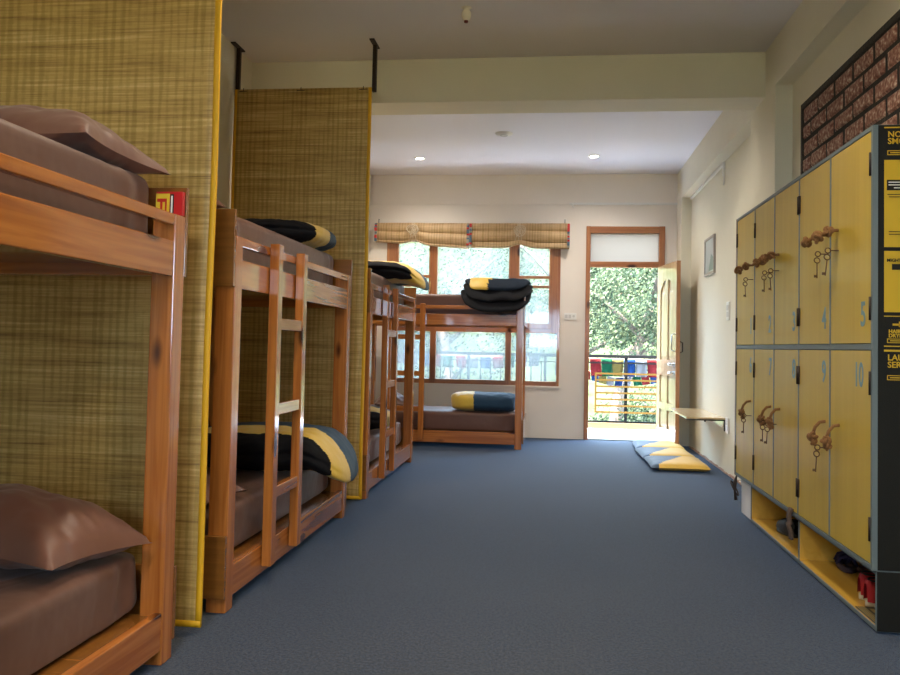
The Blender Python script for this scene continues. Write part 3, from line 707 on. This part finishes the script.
for n in range(1, 11):
    k = (n - 1) % 5; ya, yb = LYs[k + 1] + .009, LYs[k] - .009
    if k == 0: yb = 5.837
    if k == 4: ya = 3.439
    za, zb = (1.163, 2.037) if n <= 5 else (.272, 1.133)
    d = B(LX - .016, LX + .0015, ya, yb, za, zb).obj('door', locY, lk, .0015)
    hn = hinge_near.get(n, False); hy_ = (ya + .001) if hn else (yb - .001)
    for zz in ((1.90, 1.305) if n <= 5 else (1.0, .41)):
        m = MB().tube([(LX - .020, hy_, zz - .048), (LX - .020, hy_, zz + .048)], .0055, 8)
        s_ = 1 if hn else -1
        m.box(LX - .0185, LX - .0162, min(hy_, hy_ + s_ * .014), max(hy_, hy_ + s_ * .014), zz - .047, zz + .047)
        sub('hinge', m, iron, d, lk)
    hz, hyy = (1.682 if n <= 5 else .795), handles[n]
    m = MB(); x = LX - .016
    if n <= 5:
        m.tube([(x + .002, hyy, hz), (x - .03, hyy - .004, hz - .002), (x - .06, hyy + .006, hz - .014), (x - .085, hyy, hz - .028)], .0075, 8)
        rope_knot(m, (x - .045, hyy, hz - .006), .021, n); rope_knot(m, (x - .09, hyy + .004, hz - .034), .022, n + 3)
    else:
        m.tube([(x + .002, hyy, hz), (x - .025, hyy, hz - .004), (x - .045, hyy + .002, hz - .028), (x - .055, hyy + .004, hz - .062)], .0078, 8)
        rope_knot(m, (x - .056, hyy + .006, hz - .074), .020, n); rope_knot(m, (x - .05, hyy + .0, hz - .10), .015, n + 5)
    sub('rope_handle', m, ropem, d, lk)
    ny = {1: 5.43, 2: 4.97, 3: 4.487, 4: 4.005, 5: 3.52, 6: 5.43, 7: 4.955, 8: 4.485, 9: 4.005, 10: 3.566}[n]
    s = .145; w = {10: .115}.get(n, .07)
    o = text(str(n), s, numm, 'number', (LX - .0168, ny + (.055 if n == 10 else .033), (1.237 if n <= 5 else .982)), (PI / 2, 0, -PI / 2), None, lk.location, .0005, .72 if n == 10 else .85)
    o.parent = d
# printed notices on the end panel
ex, ey = LX, 3.4178
mk = MB(); Y0, Y1 = 3.4178, 3.4185
mk.box(1.333, 1.585, Y0, Y1, 2.043, 2.048).box(1.333, 1.585, Y0, Y1, 1.272, 1.2755).box(1.333, 1.585, Y0, Y1, 1.150, 1.154).box(1.333, 1.585, Y0, Y1, 1.130, 1.138)
mk.box(1.333, 1.585, Y0, Y1, 1.555, 1.912).box(1.333, 1.585, Y0, Y1, 1.290, 1.539)
for (za, zb) in ((1.932, 1.951), (1.165, 1.183), (1.015, 1.035)):     # outlined boxes
    mk.box(1.345, 1.50, Y0, Y1, za, za + .003).box(1.345, 1.50, Y0, Y1, zb - .003, zb).box(1.345, 1.348, Y0, Y1, za + .003, zb - .003).box(1.497, 1.50, Y0, Y1, za + .003, zb - .003)
    mk.box(1.356, 1.488, Y0, Y1, (za + zb) / 2 - .002, (za + zb) / 2 + .002)
# hair dryer symbol
mk.box(1.366, 1.395, Y0, Y1, 1.236, 1.244).box(1.390, 1.425, Y0, Y1, 1.230, 1.252).box(1.400, 1.412, Y0, Y1, 1.215, 1.230)
mk.obj('notice_print', yel, lk)
Z0, Z1 = 3.4168, 3.4178
class _P:
    def box(s, *a):
        B(*a).obj('notice_block', blackp, lk); return s
bm_ = _P()
bm_.box(1.343, 1.575, Z0, Z1, 1.787, 1.830).box(1.363, 1.50, Z0, Z1, 1.462, 1.486)
for z in (1.770, 1.760, 1.618, 1.607): bm_.box(1.345 + .006 * (z < 1.765), 1.56, Z0, Z1, z - .0015, z + .0015)
bm_.box(1.395, 1.52, Z0, Z1, 1.850, 1.857)

for z, xa in ((1.820, 1.349), (1.809, 1.349), (1.797, 1.37)): B(xa, 1.56, 3.4160, Z0, z - .002, z + .002).obj('notice_line', white, lk)

for body, sz, xx, zz, mt in (('NO', .034, 1.346, 2.006, yel), ('SMOKING', .034, 1.346, 1.978, yel), ('HAIR', .021, 1.350, 1.205, yel), ('DRYER', .021, 1.350, 1.188, yel),
                             ('LAUNDRY', .034, 1.346, 1.095, yel), ('SERVICE', .034, 1.346, 1.066, yel), ('MIGHTY', .018, 1.343, 1.495, blackp)):
    text(body, sz, mt, 'notice_lettering', (xx, Z0, zz), (PI / 2, 0, 0), lk, lk.location, .0006)

# shoe rack under the lockers
rk = thing('shoe_rack', 'low open yellow shoe rack with grey edges under the lockers', 'shoe rack', (LX, 3.42, 0))
ya, yb = 3.42, 5.475
r1 = MB().box(LX, X1, ya, yb, .232, .248).box(LX, X1, ya, yb, .008, .026)
r1.box(LX, X1, ya, ya + .016, .026, .232).box(LX, X1, yb - .016, yb, .026, .232).box(LX, X1, 4.437, 4.453, .026, .232)
r1.obj('frame', edgem, rk, .001)
r2 = MB().box(LX + .004, X1 - .012, ya + .016, 4.437, .026, .030).box(LX + .004, X1 - .012, 4.453, yb - .016, .026, .030)
r2.box(X1 - .012, X1 - .006, ya + .016, yb - .016, .026, .232)
r2.box(LX + .004, X1 - .012, ya + .016, ya + .018, .030, .232).box(LX + .004, X1 - .012, 4.435, 4.437, .030, .232).box(LX + .004, X1 - .012, 4.453, 4.455, .030, .232).box(LX + .004, X1 - .012, yb - .018, yb - .016, .030, .232)
r2.obj('shelf_lining', locIn, rk)
MB().box(LX + .001, X1, ya - .0015, ya - .0002, .01, .246).obj('side_panel', blackp, rk)
for x in (LX + .02, X1 - .04):
    for y in (ya + .03, yb - .05): B(x, x + .02, y, y + .02, 0, .008).obj('foot', dark, rk)

def shoe(name, label, cat, loc, rz, up, sole, L=.26, Wd=.09, Hh=.09, group=None, lace=None, open_=True):
    t = thing(name, label, cat, loc, rz, group, world=False)
    def prof(s):   # half width along length, s 0 heel..1 toe
        return Wd / 2 * (.78 + .25 * math.sin(PI * min(1, s * 1.1)) ) * (1 - max(0, (s - .8) / .2) ** 2.2 * .85) * (1 - max(0, (.1 - s) / .1) ** 2 * .5)
    def solef(u, v):
        a = 2 * PI * u; s = .5 + .5 * math.cos(a) * .999; w = prof(s) * 1.06; y = math.copysign(abs(math.sin(a)) ** .6, math.sin(a)) * w
        k = (0, 1, 1, 0)[min(3, int(v * 3 + .5))]; z = (0, 0, .022, .022)[min(3, int(v * 3 + .5))]
        return (s * L if k else .5 * L + (s - .5) * L * .6, y if k else y * .5, z)
    MB().grid(solef, 36, 4, wrap_u=True).obj('sole', sole, t)
    def upf(u, v):
        s = v; a = PI * u; h = Hh * (1 if s < .35 else (1 - (s - .35) / .65 * .62)); w = prof(s)
        if s > .96: h *= .55
        if s < .04: h *= .8
        y = math.cos(a) * w * (1 - .25 * math.sin(a)); z = .022 + abs(math.sin(a)) ** .6 * h
        if open_ and s < .45: z = min(z, .022 + h * (.86 + .1 * (abs(math.cos(a)))))
        return (s * L, y, z)
    MB().grid(upf, 15, 26).obj('upper', up, t)
    if open_:
        MB().lathe([(0, 0), (.032, 0), (.034, .004), (.030, .008)], (L * .22, 0, .022 + Hh * .86), 16).obj('opening', plain('shoe_inside_' + name, (.02, .015, .015), .9), t)
    if lace:
        m = MB()
        for k in range(4):
            x = L * (.48 + k * .07); z = .022 + Hh * (1 - (.13 + k * .07) / .65 * .62) + .003
            m.tube([(x, -.018, z - .004), (x + .004, 0, z), (x, .018, z - .004)], .003, 6)
        m.obj('laces', lace, t)
    return t
zs = .0305
blk = plain('black_leather', (.010, .011, .009), .5, spec=.3); redf = plain('red_canvas', (.42, .012, .018), .7); cream = plain('cream_rubber', (.62, .58, .46), .6, bump=.6, bscale=80)
shoe('shoe', 'black leather shoe lying in the left bay of the shoe rack, the nearer of two', 'shoe', (1.44, 4.93, zs), PI / 2 + .12, blk, blk, .26, .09, .075, 'black shoes in the rack', blk)
shoe('shoe', 'black leather shoe in the left bay of the shoe rack, the one against the back', 'shoe', (1.545, 4.93, zs), PI / 2 + .02, blk, blk, .26, .09, .075, 'black shoes in the rack', blk)
shoe('sneaker', 'red canvas sneaker with cream sole, the outer one at the near end of the rack', 'shoe', (1.362, 3.685, zs), .12, redf, cream, .20, .085, .10, 'red sneakers in the rack', white)
shoe('sneaker', 'red canvas sneaker with cream sole, the inner one beyond its twin in the rack', 'shoe', (1.372, 3.785, zs), .10, redf, cream, .20, .085, .10, 'red sneakers in the rack', white)
def sandal(loc, rz, lb):
    t = thing('sandal', lb, 'sandal', loc, rz, 'navy sandals in the rack', world=False)
    MB().grid(lambda u, v: ((.5 + .5 * math.cos(2 * PI * u) * (1 if 0 < v < 1 else .6)) * .23, math.sin(2 * PI * u) * .045 * (1 if 0 < v < 1 else .6), (0, 0, .022, .022)[int(v * 3 + .5)]), 30, 4, wrap_u=True).obj('sole', plain('sandal_sole', (.06, .04, .06), .7), t)
    m = MB()
    for x, s_ in ((.07, .05), (.11, .06), (.15, -.04), (.17, .05)):
        m.tube([(x, -.044, .015), (x + s_ * .2, -.03, .05), (x + s_ * .4, 0, .062), (x + s_ * .6, .03, .05), (x + s_ * .8, .044, .015)], .008, 6)
    m.obj('straps', plain('navy_strap', (.02, .02, .09), .6), t)
sandal((1.48, 4.20, zs), PI / 2 - .2, 'dark navy strappy sandal in the right bay of the shoe rack, nearer the aisle')
sandal((1.55, 4.22, zs), PI / 2 - .05, 'dark navy strappy sandal against the back of the right bay of the rack')
m = MB().box(1.312, 1.395, 3.445, 3.66, zs, zs + .004)
mt = thing('patterned_tile', 'black and gold striped flat board lying at the near end of the shoe rack', 'board', (1.35, 3.55, zs))
m.obj('board', plain('dark_board', (.03, .028, .02), .5), mt)
m = MB()
for k in range(4): x = 1.316 + k * .009; m.box(x, x + .003, 3.449, 3.656, zs + .004, zs + .005)
m.box(1.358, 1.390, 3.46, 3.50, zs + .004, zs + .005).box(1.362, 1.388, 3.53, 3.55, zs + .004, zs + .005).box(1.358, 1.375, 3.58, 3.63, zs + .004, zs + .005)
m.obj('gold_stripes', plain('dull_gold', (.30, .22, .06), .5), mt)
# strap hanging from the locker bottom in front of the divider
def strap(u, v):
    z = .285 - .165 * v; return (LX - .022 - .010 * math.sin(v * 5) - (.012 if v > .5 else 0), 4.50 + (u - .5) * .052 * (1 - .2 * v) + .008 * math.sin(v * 6), z)
o = MB().grid(strap, 5, 18).obj('hanging_strap', plain('brown_suede', (.11, .07, .05), .9, bump=.5, bscale=120))
s = o.modifiers.new('t', 'SOLIDIFY'); s.thickness = .014; s.offset = 0
tag(o, 'brown fabric strap hanging down over the middle of the shoe rack front', 'strap')
# dark lace dangling at far end and the white box beyond the rack
lp = []
for k in range(22):
    t_ = k / 21 * 2 * PI; lp.append((LX - .03 - .025 * math.sin(t_), 5.84 + .045 * math.cos(t_) - .03, .165 + .045 * math.sin(t_ * 1 + .6)))
m = MB().tube(lp, .005, 6, closed=True).tube([(LX - .017, 5.80, .255), (LX - .03, 5.79, .21), (LX - .035, 5.775, .15), (LX - .03, 5.76, .09)], [.005, .012, .008, .011], 6).tube([(LX - .017, 5.80, .25), (LX - .03, 5.83, .20), (LX - .03, 5.86, .165)], .007, 6)
one('dangling_lace', m, plain('dark_cord', (.03, .018, .015), .7), 'dark bow of cord dangling under the far end of the lockers', 'cord', (LX, 5.8, .09))
wb = thing('white_box', 'white box on the floor beyond the shoe rack under the lockers', 'box', (1.42, 5.66, 0))
B(LX + .015, 1.56, 5.50, 5.80, 0, .225).obj('box_body', whitep, wb, .006); B(LX + .011, 1.564, 5.496, 5.804, .19, .238).obj('lid', whitep, wb, .004)
# cloth on top of the lockers
cl = MB().grid(lambda u, v: (1.335 + .22 * u, 3.62 + .42 * v, 2.0625 + .012 + .010 * nz(u * 3, v * 3, 2) + .01 * (1 - abs(2 * u - 1))), 16, 20)
o = cl.obj('folded_cloth', plain('pale_cloth', (.55, .50, .34), .8)); s = o.modifiers.new('t', 'SOLIDIFY'); s.thickness = .014; s.offset = -1
tag(o, 'pale folded cloth lying on top of the lockers', 'cloth')
# keys: one stuck in each lock, its bow carrying a second key
def keyset(n, y, z, lean):
    x = LX - .016
    t = thing('key_set', 'pair of old iron keys in the lock of yellow door %d' % n, 'keys', (x, y, z), group='old iron keys hanging on the locker doors')
    m = MB().tube([(x + .004, y, z), (x - .035, y, z)], .0028, 6)
    rg = [(x - .047 + .012 * math.cos(2 * PI * k / 14), y, z + .012 * math.sin(2 * PI * k / 14)) for k in range(14)]
    m.tube(rg, .0028, 6, closed=True).obj('key', keym, t)
    y2, z2 = y + .002, z - .030
    rg = [(x - .050 + .013 * math.cos(2 * PI * k / 14), y2 + .004 * math.sin(2 * PI * k / 14), z2 + .013 * math.sin(2 * PI * k / 14)) for k in range(14)]
    m = MB().tube(rg, .0028, 6, closed=True).tube([(x - .050, y2, z2 - .013), (x - .050 + lean, y2, z2 - .085)], .0028, 6)
    m.box(x - .064 + lean, x - .050 + lean, y2 - .0015, y2 + .0015, z2 - .082, z2 - .070)
    m.obj('key', keym, t)
for n, y, lean in ((1, 5.385, .004), (2, 4.915, .002), (3, 4.782, .006), (4, 3.955, .0), (5, 3.815, -.008)): keyset(n, y, 1.588, lean)
for n, y, lean in ((6, 5.40, .0), (7, 4.925, .0), (8, 4.82, -.004), (9, 3.95, -.004)): keyset(n, y, .702 if n != 9 else .675, lean)

# brick cladding above the lockers
bp = thing('brick_panel', 'dark framed red brick cladding on the right wall above the lockers', 'brick panel', (XR - .002, 3.4, 2.066))
Yn, Yf, Zb, Zt = .4, 5.36, 2.066, 2.722
MB().box(XR - .012, XR - .002, Yn, Yf, Zb, Zt).obj('backing', plain('dark_mortar', (.028, .022, .018), .9, bump=.6, bscale=60), bp)
MB().box(XR - .024, XR - .012, Yf - .028, Yf, Zb, Zt).box(XR - .024, XR - .012, Yn, Yf - .028, Zt - .032, Zt).obj('border', plain('dark_mortar_border', (.045, .038, .03), .8, bump=.8, bscale=40), bp)
def brickm():
    m, nt, b = new_mat('brick')
    tc = N(nt, 'ShaderNodeTexCoord'); n1 = N(nt, 'ShaderNodeTexNoise'); n1.inputs['Scale'].default_value = 45; n1.inputs['Detail'].default_value = 6
    nt.links.new(tc.outputs['Object'], n1.inputs['Vector']); r = N(nt, 'ShaderNodeValToRGB'); e = r.color_ramp.elements
    e[0].position = .35; e[0].color = (.20, .085, .06, 1); e[1].position = .68; e[1].color = (.68, .54, .42, 1); x = e.new(.52); x.color = (.36, .18, .13, 1)
    nt.links.new(n1.outputs['Fac'], r.inputs['Fac']); nt.links.new(r.outputs['Color'], b.inputs['Base Color']); b.inputs['Roughness'].default_value = .8
    q = N(nt, 'ShaderNodeBump'); q.inputs['Strength'].default_value = .35; q.inputs['Distance'].default_value = .01; nt.links.new(n1.outputs['Fac'], q.inputs['Height']); nt.links.new(q.outputs['Normal'], b.inputs['Normal'])
    return m
m = MB(); row = 0; z = Zt - .040
while z - .094 > Zb:
    y = Yf - .036; first = True
    while y > Yn + .05:
        w = .258 if not (first and row % 2) else .125; first = False
        w = min(w, y - Yn - .01)
        th = .009 + random.random() * .004
        j = lambda: random.uniform(-.004, .004)
        yA, yB, zA, zB = y - w + j(), y + j() * .5, z - .085 + j(), z + j()
        mm = 4; 
        def face(u, v, yA=yA, yB=yB, zA=zA, zB=zB, th=th):
            e_ = min(u, 1 - u, v, 1 - v)
            return (XR - .012 - (0 if e_ <= 0 else th * min(1, e_ * 7) ** .4 + -.0 + .003 * nz(u * 7 + yA * 9, v * 4 + zA * 9, 0)), yA + (yB - yA) * u, zA + (zB - zA) * v)
        m.grid(face, 14, 9); m.sm[-104:] = [False] * 104
        y -= w + .027
    z -= .1085; row += 1
m.obj('bricks', brickm(), bp)

# ------------------------------------------------------------------ shelf, switches, picture, blinds, ceiling fixtures
sh = thing('wall_shelf', 'small wooden wall shelf on black brackets beside the door, over the cushions', 'shelf', (XR, 8.2, .38))
B(1.245, XR, 7.66, 8.80, .482, .498).obj('shelf_top', shelfw, sh, .002)
for y in (7.655, 8.62): MB().box(1.245, XR, y, y + .02, .470, .482).box(XR - .014, XR, y, y + .02, .375, .47).obj('bracket', dark, sh, .001)
B(XR - .014, XR, 7.70, 8.60, .41, .482).obj('apron', shelfw, sh)
def plate(name, label, x0, x1, y0, y1, z0, z1, axis, group=None):
    t = thing(name, label, 'switch', ((x0 + x1) / 2, (y0 + y1) / 2, z0))
    B(x0, x1, y0, y1, z0, z1).obj('plate', white, t, .003)
    k = MB()
    if axis == 'y':
        for a, b in ((.18, .46), (.54, .82)): k.box(x0 - .004, x0, y0 + (y1 - y0) * .2, y1 - (y1 - y0) * .2, z0 + (z1 - z0) * a, z0 + (z1 - z0) * b)
    else:
        for a, b in ((.08, .3), (.36, .58)): k.box(x0 + (x1 - x0) * a, x0 + (x1 - x0) * b, y0 - .004, y0, z0 + .02, z1 - .02)
        k.tube([(x0 + (x1 - x0) * .78, y0 - .003, z0 + .045), (x0 + (x1 - x0) * .78, y0 + .001, z0 + .045)], .016, 12)
    k.obj('rocker', plain('rocker_' + axis, (.6, .58, .55), .4), t, .001)
plate('light_switch', 'white switch plate on the right wall between the picture and the lockers', XR - .012, XR, 7.50, 7.62, 1.40, 1.57, 'y')
plate('power_socket', 'small white socket plate on the right wall just behind the wall shelf end', XR - .012, XR, 7.50, 7.62, .37, .51, 'y')
plate('switch_plate', 'wide white switch plate on the back wall between window and door', .135, .285, YB - .012, YB, 1.462, 1.545, 'x')
pf = thing('picture_frame', 'small framed picture hanging on the right wall above the shelf', 'picture', (XR, 8.43, 1.9))
fr = MB(); a0, a1, b0, b1 = 8.18, 8.68, 1.895, 2.285
for q in ((a0, a1, b0, b0 + .025), (a0, a1, b1 - .025, b1), (a0, a0 + .025, b0 + .025, b1 - .025), (a1 - .025, a1, b0 + .025, b1 - .025)): fr.box(XR - .022, XR, q[0], q[1], q[2], q[3])
fr.obj('frame', plain('grey_frame', (.42, .38, .34), .4), pf, .002)
pm_ = plain('picture_art', (.50, .56, .54), .3, var=.35)
B(XR - .012, XR - .001, a0 + .025, a1 - .025, b0 + .025, b1 - .025).obj('picture', pm_, pf)
mtf = MB(); mtf.add([(XR - .0135, a0 + .05, b0 + .04), (XR - .0135, a1 - .2, b0 + .04), (XR - .0135, a0 + .17, b0 + .21), (XR - .0135, a0 + .05, b0 + .16)], [(0, 1, 2, 3)]); mtf.obj('painted_shape', plain('art_green', (.20, .30, .27), .4), pf)

def blind(xa, xb, label, seed, zdrop_a, zdrop_b, flip):
    t = thing('rolled_blind', label, 'blind', ((xa + xb) / 2, YB - .06, 2.37), group='reed blinds rolled up over the window')
    ztop = 2.638
    def body(u, v, seed=seed):
        x = xa + (xb - xa) * u; sag = zdrop_a + (zdrop_b - zdrop_a) * u; tie = math.exp(-((u - .42 if not flip else u - .5) / .09) ** 2)
        hh = .255 + sag - .045 * tie; zz = ztop - hh * v
        bulge = .030 + .030 * abs(math.sin(v * PI * 2.1 + seed)) ** .7 * (1 - .5 * tie)
        if v < .02: bulge = .02
        return (x, YB - .03 - bulge - .02 * math.sin(v * PI), zz + .004 * nz(x * 5, v * 4, seed))
    MB().grid(body, 60, 34).obj('reed_roll', blindm, t).modifiers.new('t', 'SOLIDIFY').thickness = .012
    def bot(u, v):
        a = 2 * PI * v; sag = zdrop_a + (zdrop_b - zdrop_a) * u; tie = math.exp(-((u - .42 if not flip else u - .5) / .09) ** 2)
        return (xa + (xb - xa) * u, YB - .055 + .028 * math.cos(a), ztop - .235 - sag + .045 * tie + .03 * math.sin(a))
    MB().grid(bot, 40, 13).obj('bottom_roll', blindm, t)
    B(xa, xb, YB - .055, YB - .012, 2.615, 2.64).obj('head_batten', plain('batten', (.42, .30, .15), .6), t, .003)
    cols = [plain('braid_%d_%d' % (seed * 10, k), c, .8) for k, c in enumerate(((.55, .03, .03), (.10, .16, .22), (.35, .33, .28)))]
    for xe in (xa + .012, xb - .012):
        m = MB()
        for k in range(12):
            sg = zdrop_a if xe < (xa + xb) / 2 else zdrop_b
            z = ztop - .005 - k * (.25 + sg) / 12; m.box(xe - .014, xe + .014, YB - .135 + .012 * math.cos(k), YB - .10 + .012 * math.cos(k), z - .021, z, random.randrange(3))
        m.obj('side_braid', cols, t)
    xt = xa + (xb - xa) * (.42 if not flip else .5); m = MB()
    for k in range(7):
        a = random.uniform(0, 2 * PI); w = random.uniform(.03, .075); h = random.uniform(.025, .07)
        pts = [(xt + w * math.cos(2 * PI * q / 18) * math.cos(a) + .01 * k - .03, YB - .150 - .006 * k * .3 + .004 * math.sin(q), 2.545 + .02 * math.sin(a * 3) + h * math.sin(2 * PI * q / 18)) for q in range(18)]
        m.tube(pts, .0045, 6, closed=True)
    for dx in (-.03, -.005, .02): m.tube([(xt + dx * .5, YB - .145, 2.63), (xt + dx, YB - .152, 2.5), (xt + dx * 1.5, YB - .148, 2.42)], .0045, 6)
    m.obj('tied_cord', cordm, t)
    return t
blind(-2.245, -1.055, 'left reed blind rolled up over the window and tied with cord', .3, -.03, .05, False)
blind(-1.045, .185, 'right reed blind rolled up over the window and tied with cord', 1.1, .035, .045, True)
for x, s_ in ((-2.215, 'left'), (.128, 'right')):
    one('wall_hook', MB().tube([(x, YB + .001, 2.70), (x, YB - .03, 2.70), (x, YB - .035, 2.66), (x, YB - .03, 2.642)], .005, 6), dark, 'small dark hook in the back wall above the %s end of the blinds' % s_, 'hook', (x, YB, 2.70))

def downlight(x, y, label, power=8):
    t = thing('ceiling_downlight', label, 'downlight', (x, y, ZC - .008), group='small round downlights in the ceiling')
    MB().lathe([(.045, 0), (.062, 0), (.062, .004), (.066, .008), (.045, .008)], (x, y, ZC - .008)).obj('ring', white, t)
    MB().lathe([(.0001, .002), (.045, .002), (.045, .006)], (x, y, ZC - .008)).obj('lamp_disc', plain('lamp_glow', (1, 1, 1), .5, emit=(1, .93, .82), estr=12), t)
    d = bpy.data.lights.new('downlight_lamp', 'SPOT'); d.energy = power; d.spot_size = math.radians(150); d.spot_blend = 1; d.shadow_soft_size = .09; d.color = (1, .87, .68) if y < 5 else (1, .90, .78)
    o = bpy.data.objects.new('downlight_lamp', d); COL.objects.link(o); o.location = (0, 0, -.012); o.parent = t
downlight(-1.554, 9.04, 'glowing downlight in the far ceiling above the window bed', 50)
downlight(.427, 9.0, 'glowing downlight in the far ceiling above the door side', 50)
downlight(-1.55, 6.75, 'added fill downlight in the far ceiling just behind the cross beam, bed side', 60)  # added pair, hidden by the beam, to brighten the far half
downlight(.43, 6.75, 'added fill downlight in the far ceiling just behind the cross beam, locker side', 60)
downlight(-.9, .6, 'added fill downlight in the near ceiling behind the camera, bed side', 95)  # added lamps out of view, filling the near room with light
downlight(.6, .6, 'added fill downlight in the near ceiling behind the camera, locker side', 95)
downlight(-.9, 3.2, 'added fill downlight in the near ceiling ahead of the camera, bed side', 50)  # added overhead pair above the frame, more fill for the near room
downlight(.6, 3.2, 'added fill downlight in the near ceiling ahead of the camera, locker side', 50)
sm = thing('ceiling_rose', 'flat round white ceiling plate between the two far downlights', 'ceiling plate', (-.522, 8.01, ZC - .022))
MB().lathe([(.0001, .004), (.03, .0), (.045, .002), (.05, .008), (.085, .012), (.09, .022)], (-.522, 8.01, ZC - .022)).obj('cover', white, sm)
MB().lathe([(.03, -.002), (.036, -.004), (.036, .002), (.03, .003)], (-.522, 8.01, ZC - .022)).obj('rim', plain('rim_grey', (.5, .5, .5), .5), sm)
ls = thing('ceiling_sensor', 'small egg-shaped white fitting with dark red tip on the near ceiling', 'ceiling fitting', (-.58, 4.99, ZC - .085))
MB().lathe([(.012, 0), (.022, .008), (.030, .030), (.029, .055), (.018, .072), (.024, .080), (.034, .085)], (-.58, 4.99, ZC - .085)).obj('body', plain('ivory_plastic', (.80, .74, .60), .5), ls)
MB().lathe([(.0001, -.012), (.012, -.011), (.014, .0), (.012, .004)], (-.58, 4.99, ZC - .085)).obj('tip', plain('dark_red', (.16, .02, .01), .5), ls)

# ------------------------------------------------------------------ floor cushions
cn = plain('cushion_navy', (.02, .055, .11), .6, bump=.3, bscale=30, sheen=.2); cy_ = plain('cushion_yellow', (.72, .44, .06), .6, bump=.3, bscale=30, sheen=.2)
def cushion(x, y, rz, label, seed):
    def mk(sgn, mb):
        def fn(u, v):
            a = 2 * u - 1; b = 2 * v - 1; k = max(0, 1 - a ** 6) ** .5 * max(0, 1 - b ** 6) ** .5
            X = a * .27 * (1 - .03 * (1 - b * b)); Y = b * .325 * (1 - .03 * (1 - a * a))
            return (X, Y, .035 + sgn * (.035 if sgn < 0 else .045) * k * (1 + .12 * nz(a * 2 + seed, b * 2, sgn)))
        mb.grid(fn, 30, 30, mfn=lambda p: 0 if (p.x - .02) * 1.0 < (-p.y) * .55 * -1 - .05 + .0 else 1)
    m = MB(); mk(1, m); mk(-1, m)
    o = m.obj('floor_cushion', [cn, cy_]); o.location = (x, y, .001); o.rotation_euler = (0, 0, rz)
    return tag(o, label, 'cushion', 'square floor cushions in a row by the wall')
cushion(1.185, 7.86, .0, 'navy and yellow floor cushion nearest the camera, in the row under the wall shelf', 1)
cushion(1.17, 8.52, .03, 'navy and yellow floor cushion in the middle of the row of three', 2)
cushion(1.19, 9.18, -.04, 'navy and yellow floor cushion closest to the open door', 3)

for o in bpy.data.objects:
    if '_w' in o: del o['_w']
